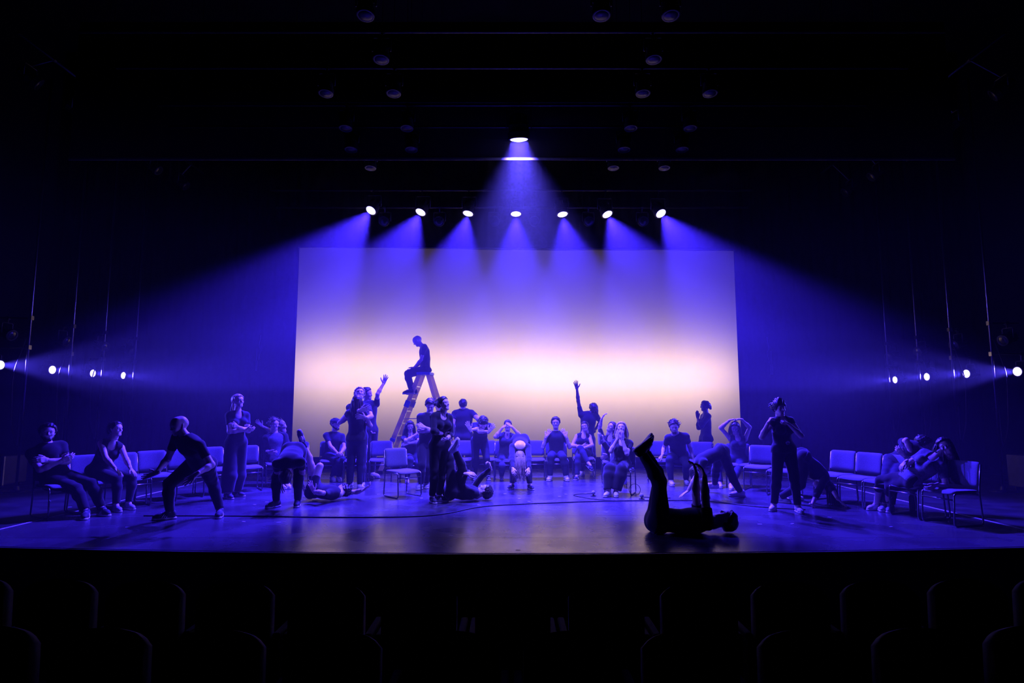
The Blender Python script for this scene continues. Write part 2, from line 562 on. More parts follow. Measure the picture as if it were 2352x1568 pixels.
# row of seven lit back lamps
BACK_E = 12000.0
BACK_Y = 13.6
zb = float(at(1185, 488, BACK_Y)[2]) + 0.56
for i, (u, v, a, b_, e) in enumerate(((852, 483, -0.40, 0.66, 1.15), (966, 487, -0.34, 0.42, 1.0), (1075, 490, -0.18, 0.24, 0.9), (1185, 491, 0.0, 0.20, 0.9),
                                      (1292, 492, 0.14, 0.24, 0.9), (1395, 492, 0.33, 0.42, 1.0), (1518, 490, 0.34, 0.66, 1.15))):
    p = at(u, v, BACK_Y)
    aim = Vector((a, -b_, -1.0))
    root, piv = make_lamp('back_lamp', p, aim, 0.13, 0.34, 'on',
                          'lit blue back lamp above the screen, %s of seven from the ladder side' % ORD[i], 'stage light', 'lit lamps in a row above the screen', hook=(p[0], BACK_Y + 0.08, zb))
    spot(Vector(p) + aim.normalized() * 0.05, aim, BACK_E * e, 50 if i in (0, 6) else 59, 0.5, rad=0.10)
pipe((-5.6, BACK_Y + 0.08, zb), (5.6, BACK_Y + 0.08, zb), 0.025, 'lighting_batten', 'black lighting batten carrying the seven lit lamps')
# six unlit cans between them
zz = float(at(1176, 508, BACK_Y + 0.35)[2]) + 0.36
for i, u in enumerate((881, 1008, 1135, 1228, 1353, 1478)):
    p = at(u, 508, BACK_Y + 0.35)
    make_lamp('par_can', p, (0, -0.95, -0.3), 0.11, 0.3, 'dim', 'unlit round lamp between the lit ones, %s of six from the ladder side' % ORD[i], 'stage light', 'unlit lamps above the screen', hook=(p[0], BACK_Y + 0.42, zz))
pipe((-5.6, BACK_Y + 0.42, zz), (5.6, BACK_Y + 0.42, zz), 0.025, 'lighting_batten', 'black batten carrying the small unlit lamps')
# the single high lamp
p = at(1192, 320, 10.12)
aim = Vector((0.03, 0.25, -1.0))
make_lamp('top_lamp', p, aim, 0.17, 0.42, 'on', 'single lit top lamp hanging highest over centre stage', 'stage light', None, hook=(p[0], 10.20, p[2] + 0.72))
tl = add_light('lamp_beam', 'AREA', Vector(p) + aim.normalized() * 0.05, 620.0, (0.09, 0.06, 1.0), shape='DISK', size=0.32, spread=math.radians(76))
tl.rotation_euler = aim.to_track_quat('-Z', 'Y').to_euler()
pipe((-6, 10.20, p[2] + 0.72), (6, 10.20, p[2] + 0.72), 0.025, 'lighting_batten', 'black batten carrying the single top lamp')
# unlit overhead lamps on receding battens
rows = [(7.0, 36, (-1.8, 1.1, 1.95)), (7.9, 137, (-1.8, 1.95)), (8.7, 215, (-2.8, -1.78, 1.97, 2.98)),
        (9.8, 295, (-2.8, -1.77, 2.0, 3.0)), (10.17, 344, (-2.8, -1.75, 1.95, 2.96)), (11.4, 386, (-2.75, 1.97, 2.96))]
for j, (Y, v, xs) in enumerate(rows):
    z = at(1176, v, Y)[2]
    for i, x in enumerate(xs):
        make_lamp('overhead_lamp', (x, Y, z), (0, -0.12 if x < 0 else -0.1, -1.0), 0.10, 0.3, 'off',
                  'unlit overhead lamp, %s along the %s batten from the house' % (ORD[i], ORD[j]), 'stage light', 'unlit lamps on the overhead battens', hook=(x, Y + 0.03, z + 0.43))
    pipe((-6, Y + 0.03, z + 0.43), (6, Y + 0.03, z + 0.43), 0.024, 'lighting_batten', 'black overhead batten, %s from the house' % ORD[j])
# side booms: pole, lit low lamp, unlit upper lamp
SIDE_E = 3800.0
for s, sd in ((-1, 'left'), (1, 'right')):
    lows = ((0, 838), (120, 849), (213, 857), (283, 862)) if s < 0 else ((2337, 853), (2220, 858), (2129, 865), (2056, 872))
    ups = ((28, 770), (155, 785), (243, 797), (305, 808)) if s < 0 else ((2303, 782), (2190, 793), (2107, 808), (2040, 820))
    poles = (58, 158, 233, 306) if s < 0 else (2284, 2191, 2113, 2042)
    for i, (Y, (u, v), (u2, v2), up_) in enumerate(zip((11.7, 13.0, 14.2, 15.4), lows, ups, poles)):
        who = '%s side boom, %s from the house' % (sd, ORD[i])
        p = at(u, v, Y)
        aim = Vector((-s, (-0.22, -0.16, -0.11, -0.08)[i], -0.045))
        make_lamp('boom_lamp', p, aim, 0.10, 0.26, 'side', 'small lit blue lamp on the ' + who, 'stage light', 'lit lamps on the side booms', hang='side', hook=(p[0] + s * 0.1, Y, p[2] + 0.34))
        spot(Vector(p) + aim.normalized() * 0.06, aim, SIDE_E, 32, 0.7, rad=0.05, color=(0.07, 0.045, 1.0))
        q = at(u2, v2, Y)
        make_lamp('boom_lamp', q, (-s, -0.25, -0.35), 0.10, 0.34, 'dim', 'unlit lamp above the lit one on the ' + who, 'stage light', 'unlit lamps on the side booms', hang='side', hook=(q[0] + s * 0.1, Y, q[2] + 0.34))
        bx = at(up_, 880, Y)[0]
        t = empty('lighting_boom', (bx, Y, 0))
        tag(t, 'thin vertical boom pole, ' + who, 'boom', 'side lighting booms')
        MB().tube([(0, 0, 0.03), (0, 0, 8.2)], 0.022, 10).build('pole', M['tube'], t, True)
        MB().lathe([(0.22, 0.0), (0.22, 0.02), (0.06, 0.03), (0.04, 0.10)], 16).build('base', M['black_metal'], t)
        for zc in (p[2] + 0.34, q[2] + 0.34):
            MB().tube([(0, 0, zc), (p[0] - bx + s * 0.1, 0, zc)], 0.016, 8).build('side_arm', M['black_metal'], t)
            MB().box((0, 0, zc), (0.07, 0.07, 0.08)).build('clamp', M['steel'], t)
        MB().tube(bend([(s * 0.03, -0.03, 2.9), (s * 0.22, -0.05, 2.2), (s * 0.16, -0.05, 1.2), (s * 0.03, -0.03, 0.75), (s * 0.03, -0.03, 1.6)], 0.25), 0.010, 6).build('cable_loop', M['cable'], t, True)
# high unlit side lamps on pipes along the wings
for s, sd in ((-1, 'left'), (1, 'right')):
    pts = ((90, 195), (195, 268), (292, 342), (365, 392), (428, 428)) if s < 0 else ((2280, 220), (2172, 297), (2075, 362), (2000, 407), (1940, 442))
    for i, ((u, v), Y) in enumerate(zip(pts, (10.3, 11.4, 12.7, 13.8, 15.0))):
        p = at(u, v, Y)
        make_lamp('side_lamp', p, (-s * 0.8, 0.55 - 0.5 * (i > 2), -0.62), 0.11, 0.36, 'dim', 'unlit lamp high on the %s wing pipe, %s from the house' % (sd, ORD[i]), 'stage light', 'unlit lamps high in the wings', hang='side', hook=(s * 8.2, Y, 7.75))
    pipe((s * 8.2, 9.5, 7.75), (s * 8.2, 15.6, 7.75), 0.025, 'wing_pipe', 'black pipe high in the %s wing' % sd)

# ------------------------------------------------------------------ auditorium seats in the foreground
def house_seat():
    root = empty('auditorium_seat')
    vs, fs = [], []
    n = 14
    for i in range(n + 1):                      # curved padded back, arched top edge
        t = -1 + 2 * i / n
        x = 0.25 * t
        y = 0.03 * t * t * -1
        top = 0.96 - 0.05 * t * t - 0.03 * max(0, abs(t) - 0.8) * 5
        for (yy, zz) in ((y - 0.04, 0.30), (y - 0.05, top - 0.03), (y - 0.02, top), (y + 0.03, top - 0.02), (y + 0.05, 0.30)):
            vs.append((x, yy, zz))
    for i in range(n):
        a, b = i * 5, i * 5 + 5
        for k in range(5):
            fs.append((a + k, b + k, b + (k + 1) % 5, a + (k + 1) % 5))
    fs += [(0, 1, 2, 3, 4), tuple(n * 5 + k for k in (4, 3, 2, 1, 0))]
    MB().add(vs, fs).build('backrest', M['seat_fabric'], root, True)
    MB().box((0, 0.22, 0.42), (0.48, 0.42, 0.10), bev=0.03).build('seat', M['seat_fabric'], root)
    for s in (-1, 1):
        MB().box((s * 0.275, 0.16, 0.60), (0.05, 0.36, 0.04), bev=0.012).build('armrest', M['matte_black'], root)
        MB().box((s * 0.275, 0.12, 0.29), (0.03, 0.30, 0.58)).build('side_panel', M['matte_black'], root)
    return root


seat0 = house_seat()
first = True
for r, (Y, x0, n) in enumerate(((4.3, -4.37, 15), (3.4, -3.44, 12), (2.5, -2.5, 9))):
    for i in range(n):
        o = seat0 if first else copy_tree(seat0)
        first = False
        x = x0 + i * 0.625
        o.location = (x, Y + 0.010 * x * x, -1.0 + (0.40, 0.40, 0.36)[r] + 0.02)
        o.rotation_euler = (0, 0, 0)
        tag(o, 'dark empty auditorium seat in the %s row from the stage' % ORD[r], 'seat', 'auditorium seats in the %s row' % ORD[r])
    MB().box((x0 + (n - 1) * 0.3125, Y + 0.15, -1.0 + (0.40, 0.40, 0.36)[r] / 2), (n * 0.625 + 0.6, 0.9, (0.40, 0.40, 0.36)[r])).build('floor', M['wall'])['kind'] = 'structure'
# ------------------------------------------------------------------ smooth-blended solids for people
class Solid:
    """field on a grid: smooth unions of tapered, optionally flattened capsules, meshed with surface nets"""
    def __init__(self, prims, h, k=0.03, pad=0.05):
        self.h, self.k = h, k
        lo = np.min([np.minimum(p[0] - p[2], p[1] - p[3]) for p in prims], axis=0) - pad
        hi = np.max([np.maximum(p[0] + p[2], p[1] + p[3]) for p in prims], axis=0) + pad
        n = np.ceil((hi - lo) / h).astype(int) + 1
        self.lo, self.n = lo, n
        self.F = np.full(tuple(n), 1.0, np.float32)
        for p in prims: self.union(*p)

    def sub(self, lo, hi):
        a = np.clip(np.floor((lo - self.lo) / self.h).astype(int), 0, self.n)
        b = np.clip(np.ceil((hi - self.lo) / self.h).astype(int) + 1, 0, self.n)
        sl = tuple(slice(a[i], b[i]) for i in range(3))
        ax = [(self.lo[i] + self.h * np.arange(a[i], b[i])).astype(np.float32) for i in range(3)]
        return sl, ax

    def dist(self, ax, a, b, ra, rb, fv, fl):
        ab = b - a
        X, Y, Z = ax[0][:, None, None] - a[0], ax[1][None, :, None] - a[1], ax[2][None, None, :] - a[2]
        if fv is not None:
            s = 1.0 / fl - 1.0
            fd = (X * fv[0] + Y * fv[1] + Z * fv[2]) * s
            X, Y, Z = X + fd * fv[0], Y + fd * fv[1], Z + fd * fv[2]
            ab = ab + fv * (float(ab @ fv) * s)
        L = float(ab @ ab)
        if L < 1e-10:
            return np.sqrt(X * X + Y * Y + Z * Z) - ra
        t = np.clip((X * ab[0] + Y * ab[1] + Z * ab[2]) / L, 0, 1)
        dx, dy, dz = X - t * ab[0], Y - t * ab[1], Z - t * ab[2]
        return np.sqrt(dx * dx + dy * dy + dz * dz) - (ra + (rb - ra) * t)

    def union(self, a, b, ra, rb, fv=None, fl=1.0, k=None):
        k = self.k if k is None else k
        m = max(ra, rb) + k + 2 * self.h
        sl, ax = self.sub(np.minimum(a, b) - m, np.maximum(a, b) + m)
        d = self.dist(ax, a, b, ra, rb, fv, fl)
        f = self.F[sl]
        hh = np.clip(k - np.abs(f - d), 0, None) / k
        self.F[sl] = np.minimum(f, d) - hh * hh * k * 0.25

    def carve(self, a, b, ra, rb, k=0.008):
        m = max(ra, rb) + k + 2 * self.h
        sl, ax = self.sub(np.minimum(a, b) - m, np.maximum(a, b) + m)
        d = -self.dist(ax, a, b, ra, rb, None, 1.0)
        f = self.F[sl]
        hh = np.clip(k - np.abs(f - d), 0, None) / k
        self.F[sl] = np.maximum(f, d) + hh * hh * k * 0.25

    def axes(self):
        return [(self.lo[i] + self.h * np.arange(self.n[i])).astype(np.float32) for i in range(3)]

    def cut(self, p, nrm):
        """keep the side the normal points away from"""
        ax = self.axes()
        d = (ax[0][:, None, None] - p[0]) * nrm[0] + (ax[1][None, :, None] - p[1]) * nrm[1] + (ax[2][None, None, :] - p[2]) * nrm[2]
        self.F = np.maximum(self.F, d)

    def wrinkle(self, amp, seed, fr=1.0):
        r = np.random.RandomState(seed)
        ax = self.axes()
        w = 0
        for i in range(5):
            kx = r.normal(size=3) * (22 * fr, 22 * fr, 14 * fr)
            w = w + np.sin(ax[0][:, None, None] * kx[0] + ax[1][None, :, None] * kx[1] + ax[2][None, None, :] * kx[2] + r.rand() * 6.3)
        self.F = self.F + amp * w / 3.0

    def mesh(self):
        F_, h = self.F, self.h
        S = F_ < 0
        nx, ny, nz = F_.shape
        cs = np.zeros((nx - 1, ny - 1, nz - 1), np.int8)
        for i in (0, 1):
            for j in (0, 1):
                for k in (0, 1):
                    cs += S[i:nx - 1 + i, j:ny - 1 + j, k:nz - 1 + k]
        act = (cs > 0) & (cs < 8)
        I = np.argwhere(act)
        idx = -np.ones(act.shape, np.int64)
        idx[act] = np.arange(len(I))
        acc = np.zeros((len(I), 3)); cnt = np.zeros(len(I))
        C = [(i, j, k) for i in (0, 1) for j in (0, 1) for k in (0, 1)]
        for a in C:
            for ax in range(3):
                if a[ax] == 1: continue
                b = list(a); b[ax] = 1
                fa = F_[I[:, 0] + a[0], I[:, 1] + a[1], I[:, 2] + a[2]]
                fb = F_[I[:, 0] + b[0], I[:, 1] + b[1], I[:, 2] + b[2]]
                m = (fa < 0) != (fb < 0)
                t = np.zeros(len(I)); t[m] = fa[m] / (fa[m] - fb[m])
                P = np.tile(np.array(a, float), (len(I), 1)); P[:, ax] += t
                acc[m] += P[m]; cnt[m] += 1
        V = (I + acc / cnt[:, None]) * h + self.lo
        Q = []
        for ax in range(3):
            s0 = [slice(None)] * 3; s1 = [slice(None)] * 3
            s0[ax] = slice(0, -1); s1[ax] = slice(1, None)
            A, B = S[tuple(s0)], S[tuple(s1)]
            o1, o2 = (ax + 1) % 3, (ax + 2) % 3
            E = np.argwhere(A != B)
            ok = (E[:, o1] > 0) & (E[:, o2] > 0) & (E[:, o1] < F_.shape[o1] - 1) & (E[:, o2] < F_.shape[o2] - 1)
            E = E[ok]
            if len(E) == 0: continue
            ins = A[tuple(E.T)]
            def cell(d1, d2):
                G = E.copy(); G[:, o1] -= d1; G[:, o2] -= d2
                return idx[tuple(G.T)]
            q = np.stack([cell(1, 1), cell(0, 1), cell(0, 0), cell(1, 0)], 1)
            q[~ins] = q[~ins][:, ::-1]
            Q.append(q)
        return V, np.concatenate(Q)


def np_mesh(name, V, Q, mats, sm=True):
    me = bpy.data.meshes.new(name)
    me.vertices.add(len(V)); me.vertices.foreach_set('co', np.asarray(V, np.float32).ravel())
    me.loops.add(Q.size); me.loops.foreach_set('vertex_index', Q.astype(np.int32).ravel())
    me.polygons.add(len(Q))
    me.polygons.foreach_set('loop_start', np.arange(0, Q.size, 4, dtype=np.int32))
    me.polygons.foreach_set('loop_total', np.full(len(Q), 4, np.int32))
    me.polygons.foreach_set('use_smooth', np.full(len(Q), sm))
    for m in mats: me.materials.append(m)
    me.update(); me.validate()
    return me


A3 = lambda *p: np.array(p, float)


def unit(v):
    n = np.linalg.norm(v)
    return v / n if n > 1e-9 else np.array([0, 0, 1.0])


# ---- head, local axes: x = right, y = forward, z = up; origin between the ears at eye level
def head_solid(fem):
    w = 0.95 if fem else 1.0
    P = [
        (A3(0, -0.030, 0.035), A3(0, 0.010, 0.038), 0.082 * w, 0.080 * w, None, 1.0, 0.03),
        (A3(0, -0.062, 0.012), A3(0, -0.030, 0.0), 0.055, 0.060, None, 1.0, 0.03),
        (A3(0, 0.026, 0.010), A3(0, 0.030, -0.058), 0.068 * w, 0.052 * w, None, 1.0, 0.03),
        (A3(-0.012, 0.060, -0.094), A3(0.012, 0.060, -0.094), 0.020, 0.020, None, 1.0, 0.025),
        (A3(-0.041 * w, 0.000, -0.056), A3(-0.018, 0.058, -0.090), 0.020, 0.018, None, 1.0, 0.02),
        (A3(0.041 * w, 0.000, -0.056), A3(0.018, 0.058, -0.090), 0.020, 0.018, None, 1.0, 0.02),
        (A3(-0.032, 0.080, 0.022), A3(0.032, 0.080, 0.022), 0.012, 0.012, None, 1.0, 0.015),
        (A3(-0.040, 0.066, -0.028), A3(-0.030, 0.066, -0.034), 0.016, 0.015, None, 1.0, 0.03),
        (A3(0.040, 0.066, -0.028), A3(0.030, 0.066, -0.034), 0.016, 0.015, None, 1.0, 0.03),
        (A3(0, -0.020, -0.055), A3(0, -0.030, -0.150), 0.050 * w, 0.053 * w, None, 1.0, 0.03),
        (A3(0, 0.010, -0.075), A3(0, -0.012, -0.130), 0.040 * w, 0.040 * w, None, 1.0, 0.03),
    ]
    S = Solid(P, 0.0065, 0.03)
    for s in (-1, 1):
        S.carve(A3(s * 0.032, 0.102, 0.002), A3(s * 0.032, 0.102, 0.002), 0.017, 0.017, 0.012)
    S.union(A3(0, 0.088, 0.008), A3(0, 0.102, -0.026), 0.008, 0.0115, None, 1.0, 0.008)
    S.union(A3(-0.011, 0.091, -0.031), A3(0.011, 0.091, -0.031), 0.008, 0.008, None, 1.0, 0.008)
    S.union(A3(-0.020, 0.076, -0.058), A3(0.020, 0.076, -0.058), 0.006, 0.006, None, 1.0, 0.012)
    S.union(A3(-0.016, 0.074, -0.070), A3(0.016, 0.073, -0.070), 0.007, 0.007, None, 1.0, 0.012)
    S.carve(A3(-0.018, 0.088, -0.064), A3(0.018, 0.088, -0.064), 0.003, 0.003, 0.006)
    for s in (-1, 1):
        S.union(A3(s * 0.080 * w, -0.012, 0.014), A3(s * 0.074 * w, -0.004, -0.030), 0.013, 0.009, None, 1.0, 0.006)
    return S.mesh()


def hand_mesh(pose):
    """right hand: wrist at origin, fingers +y, palm -z, thumb -x"""
    spread, c1, c2, thumb = {'open': (9, 4, 6, 38), 'relaxed': (3, 20, 26, 24), 'grip': (1, 52, 62, 20), 'flat': (0.5, 2, 4, 12)}[pose]
    P = []
    xs = (-0.030, -0.010, 0.010, 0.029)
    ln = ((0.042, 0.026, 0.020), (0.046, 0.030, 0.022), (0.043, 0.028, 0.021), (0.034, 0.021, 0.018))
    for i, x in enumerate(xs):
        kn = A3(x, 0.092 - 0.006 * abs(i - 1.2), 0.0)
        P.append((A3(x * 0.62, 0.005, 0), kn, 0.016, 0.0125, A3(0, 0, 1), 0.85, 0.012))
        a = math.radians(spread * (i - 1.4)); c = 0.0
        p = kn
        for j, L in enumerate(ln[i]):
            c += math.radians((c1, c2, c2 * 0.7)[j])
            d = A3(math.sin(a) * math.cos(c), math.cos(a) * math.cos(c), -math.sin(c))
            q = p + d * L
            P.append((p, q, 0.0105 - 0.001 * j, 0.0098 - 0.001 * j, None, 1.0, 0.005))
            p = q
    t = math.radians(thumb)
    b = A3(-0.020, 0.024, -0.004)
    m1 = b + A3(-math.sin(t + 0.35), math.cos(t + 0.35), -0.22) * 0.040
    m2 = m1 + A3(-math.sin(t), math.cos(t), -0.18) * 0.032
    m3 = m2 + A3(-math.sin(t - 0.2), math.cos(t - 0.2), -0.2) * 0.026
    P += [(b, m1, 0.017, 0.013, None, 1.0, 0.01), (m1, m2, 0.012, 0.011, None, 1.0, 0.004), (m2, m3, 0.011, 0.0095, None, 1.0, 0.004)]
    P.append((A3(0, -0.03, 0), A3(0, 0.02, 0), 0.026, 0.026, A3(0, 0, 1), 0.75, 0.012))
    return Solid(P, 0.0058, 0.006).mesh()


HEADS = {f: head_solid(f) for f in (False, True)}
HANDS = {p: hand_mesh(p) for p in ('open', 'relaxed', 'grip', 'flat')}
EYE = 1.55


# ---- shoes, local: y forward, z up, origin on the sole under the ankle
def shoe_parts():
    up = Solid([
        (A3(0, -0.035, 0.050), A3(0, 0.010, 0.055), 0.040, 0.042, None, 1, 0.03),
        (A3(0, -0.030, 0.085), A3(0, 0.005, 0.092), 0.038, 0.038, None, 1, 0.03),
        (A3(0, 0.02, 0.062), A3(0, 0.12, 0.040), 0.042, 0.040, None, 1, 0.03),
        (A3(0.004, 0.12, 0.036), A3(0.006, 0.165, 0.032), 0.044, 0.034, None, 1, 0.03)], 0.010, 0.03)
    up.cut(A3(0, 0, 0.022), A3(0, 0, -1)); up.cut(A3(0, 0, 0.118), A3(0, 0.25, 0.97))
    so = Solid([
        (A3(0, -0.040, 0.015), A3(0, 0.05, 0.015), 0.044, 0.040, A3(0, 0, 1), 0.6, 0.03),
        (A3(0, 0.05, 0.015), A3(0.005, 0.160, 0.015), 0.044, 0.044, A3(0, 0, 1), 0.6, 0.03)], 0.009, 0.03)
    so.cut(A3(0, 0, 0.0), A3(0, 0, -1)); so.cut(A3(0, 0, 0.028), A3(0, 0, 1))
    st = MB()
    for s in (-1, 1):
        for j in range(3):
            y = 0.035 + 0.026 * j
            st.tube([(s * 0.0435, y, 0.03), (s * 0.040, y - 0.022, 0.066 - 0.003 * j), (s * 0.030, y - 0.032, 0.086 - 0.004 * j)], 0.0055, 5)
    la = MB()
    for j in range(4):
        la.tube([(-0.022, 0.035 + j * 0.018, 0.098 - j * 0.006), (0, 0.037 + j * 0.018, 0.105 - j * 0.006), (0.022, 0.035 + j * 0.018, 0.098 - j * 0.006)], 0.004, 5)
    return up.mesh(), so.mesh(), st, la


_u, _s, _st, _la = shoe_parts()
SHOE = {}
for nm, um in (('dark', 'shoe_dark'), ('white', 'shoe_white'), ('grey', 'shoe_grey'), ('stripe', 'shoe_dark')):
    SHOE[nm] = np_mesh('shoe_' + nm, _u[0], _u[1], [M[um]])
SOLE = np_mesh('shoe_sole', _s[0], _s[1], [M['sole']])
STRIPES = _st.mesh('shoe_stripes', M['sole']); LACES = _la.mesh('shoe_laces', M['sole'])
eye_mb = MB()
eye_mb.lathe([(0, -0.0125), (0.0085, -0.009), (0.0125, 0), (0.0085, 0.009), (0, 0.0125)], 10)
EYEBALL = eye_mb.mesh('eyeball', M['eye'], True)


def basis(x, y, z, o):
    m = Matrix.Identity(4)
    for i in range(3):
        m[i][0], m[i][1], m[i][2], m[i][3] = x[i], y[i], z[i], o[i]
    return m


def xf(m, V):
    A = np.array(m)
    return V @ A[:3, :3].T + A[:3, 3]


def yawdir(a):
    a = math.radians(a)
    return A3(math.sin(a), -math.cos(a), 0)


ZOOM = dict(
    z1=(0, 880, 360 / 1568), z2=(330, 880, 360 / 1568), z3=(580, 850, 320 / 1476), z4=(860, 740, 300 / 1045), z5=(1020, 880, 320 / 1673),
    z6=(1280, 860, 320 / 1568), z7=(1430, 890, 320 / 1434), z8=(1700, 890, 360 / 1613), z9=(1900, 960, 452 / 2352),
    zA=(760, 850, 160 / 836), zB=(880, 880, 200 / 1045), zC=(1330, 940, 150 / 1069), zD=(580, 930, 160 / 965), zE=(1990, 980, 262 / 1712), px=(0, 0, 1))


# ---- hair
def locks(root_pts, dirs, length, grav, head_c, head_r, n_seg=6, r0=0.008, curl=0.0, seed=0, jitter=0.25):
    rnd = random.Random(seed)
    mb = MB()
    for p, d in zip(root_pts, dirs):
        p = np.array(p); d = unit(np.array(d) * 0.45 + grav * 0.55) if length > 0.15 else unit(np.array(d))
        L = length * (0.75 + 0.5 * rnd.random())
        step = L / n_seg
        pts, rs = [p.copy()], [r0]
        ph = rnd.random() * 6.3
        jit = np.array([rnd.uniform(-1, 1) for _ in range(3)]) * jitter
        for k in range(n_seg):
            t = (k + 1) / n_seg
            d = unit(d * (1 - 0.45) + (grav + jit * 0.5) * 0.45)
            q = pts[-1] + d * step
            if curl:
                q = q + curl * np.array([math.cos(ph + 5 * t), math.sin(ph + 5 * t), 0.3 * math.sin(ph + 7 * t)])
            w = q - head_c
            if np.linalg.norm(w) < head_r:
                q = head_c + unit(w) * head_r
            pts.append(q)
            rs.append(max(0.0025, r0 * (1 - 0.75 * t)))
        mb.tube([Vector(x) for x in pts], rs, 5)
    return mb


def hair_for(style, hm, hairmat, person, seed, grav=A3(0, 0, -1), s=1.0):
    """hm: head matrix (local -> world, scaled)"""
    rnd = random.Random(seed)
    if style in (None, 'bald'): return
    lift = 0.010 if style in ('crop', 'tied', 'bun', 'ponytail') else 0.018
    P = [(A3(0, -0.032, 0.040), A3(0, 0.006, 0.045), 0.084 + lift, 0.080 + lift, None, 1, 0.03),
         (A3(0, -0.068, 0.012), A3(0, -0.040, 0.0), 0.054 + lift, 0.058 + lift, None, 1, 0.03)]
    S = Solid(P, 0.010, 0.03)
    S.cut(A3(0, 0.050, 0.040), unit(A3(0, 0.80, -0.60)))          # hairline
    S.cut(A3(0, -0.03, -0.055), A3(0, 0, -1))
    for sx in (-1, 1):
        S.carve(A3(sx * 0.10, 0.045, -0.045), A3(sx * 0.10, 0.030, -0.05), 0.055, 0.055, 0.01)
    S.wrinkle(0.010 if style == 'curly' else 0.006, seed, 4.0)
    if style == 'bun' or style == 'tied':
        S2 = (A3(0, -0.125, 0.060), A3(0, -0.135, 0.050), 0.045, 0.042) if style == 'bun' else (A3(0, -0.12, 0.0), A3(0, -0.135, -0.05), 0.040, 0.032)
        P2 = P + [S2]
        S = Solid(P2, 0.010, 0.02); S.cut(A3(0, 0.050, 0.040), unit(A3(0, 0.80, -0.60)))
        for sx in (-1, 1): S.carve(A3(sx * 0.10, 0.045, -0.045), A3(sx * 0.10, 0.030, -0.05), 0.055, 0.055, 0.01)
        S.wrinkle(0.005, seed, 3.0)
    if style == 'updo':
        S = Solid(P + [(A3(0, -0.03, 0.115), A3(0, 0.03, 0.120), 0.06, 0.055)], 0.010, 0.03); S.cut(A3(0, 0.075, 0.040), unit(A3(0, 0.80, -0.60)))
        S.wrinkle(0.010, seed, 3.0)
    V, Q = S.mesh()
    o = link('hair', np_mesh('hair', xf(hm, V), Q, [hairmat]), person)
    hc = np.array(hm @ Vector((0, -0.02, 0.02)))
    pts, dirs = [], []
    R3 = np.array(hm)[:3, :3]
    def scalp(n, zmin, ymax):
        k = 0
        while k < n:
            d = unit(A3(rnd.gauss(0, 1), rnd.gauss(-0.35, 1), rnd.gauss(0.35, 1)))
            if d[1] > ymax or d[2] < zmin: continue
            pts.append(np.array(hm @ Vector(A3(0, -0.02, 0.035) + d * A3(0.085, 0.100, 0.088))))
            dirs.append(R3 @ d); k += 1
    if style == 'long':
        scalp(150, -0.25, 0.12); mb = locks(pts, dirs, 0.40 * s, grav, hc, 0.100, 6, 0.009, 0.004, seed, 0.16)
    elif style == 'hang':
        scalp(160, -0.35, 0.50); mb = locks(pts, dirs, 0.40 * s, grav, hc, 0.100, 6, 0.008, 0.006, seed, 0.28)
    elif style == 'bob':
        scalp(130, -0.2, 0.35); mb = locks(pts, dirs, 0.22 * s, grav, hc, 0.102, 5, 0.009, 0.005, seed, 0.25)
    elif style == 'ponytail':
        b = np.array(hm @ Vector((0, -0.105, 0.03)))
        for i in range(16):
            pts.append(b + np.array([rnd.gauss(0, 0.012) for _ in range(3)])); dirs.append(R3 @ unit(A3(rnd.gauss(0, 0.2), -1, rnd.gauss(0.2, 0.2))))
        mb = locks(pts, dirs, 0.30 * s, grav, hc, 0.115, 7, 0.012, 0.003, seed, 0.12)
    elif style in ('curly', 'updo'):
        scalp(46, -0.05, 0.5); mb = locks(pts, dirs, 0.06, grav * 0.2, hc, 0.10, 5, 0.009, 0.012, seed, 0.9)
    elif style == 'spiky':
        scalp(50, 0.1, 0.7); mb = locks(pts, dirs, 0.10, R3 @ A3(0, -0.3, 0.8), hc, 0.10, 4, 0.009, 0.0, seed, 0.4)
    elif style == 'short':
        scalp(70, -0.05, 0.6); mb = locks(pts, dirs, 0.04, R3 @ A3(0, 0.3, -0.8), hc, 0.096, 3, 0.011, 0.0, seed, 0.5)
    else:
        return
    mb.build('hair_locks', hairmat, o, True)


# ---- posing
REPORT = []


def ik(a, c, l1, l2, pix, hint):
    """middle joint with exact bone lengths, nearest to the pixel (or to the hint direction)"""
    d = np.linalg.norm(c - a)
    if d > (l1 + l2) * 0.999:
        f = d / ((l1 + l2) * 0.999); l1, l2 = l1 * f, l2 * f
    n = unit(c - a)
    x = (l1 * l1 - l2 * l2 + d * d) / (2 * d)
    r = math.sqrt(max(0, l1 * l1 - x * x))
    e1 = unit(np.cross(n, A3(0.3, 0.5, 0.81) if abs(n[2]) < 0.95 else A3(1, 0.2, 0)))
    e2 = np.cross(n, e1)
    best = None
    for k in range(90):
        t = 2 * math.pi * k / 90
        q = a + n * x + (e1 * math.cos(t) + e2 * math.sin(t)) * r
        cst = -8.0 * float(unit(q - (a + n * x)) @ hint) if r > 1e-4 else 0
        if pix is not None: cst += np.linalg.norm(project(q) - pix)
        if q[2] < 0.06: cst += 400 * (0.06 - q[2])
        if best is None or cst < best[0]: best = (cst, q)
    return best[1]


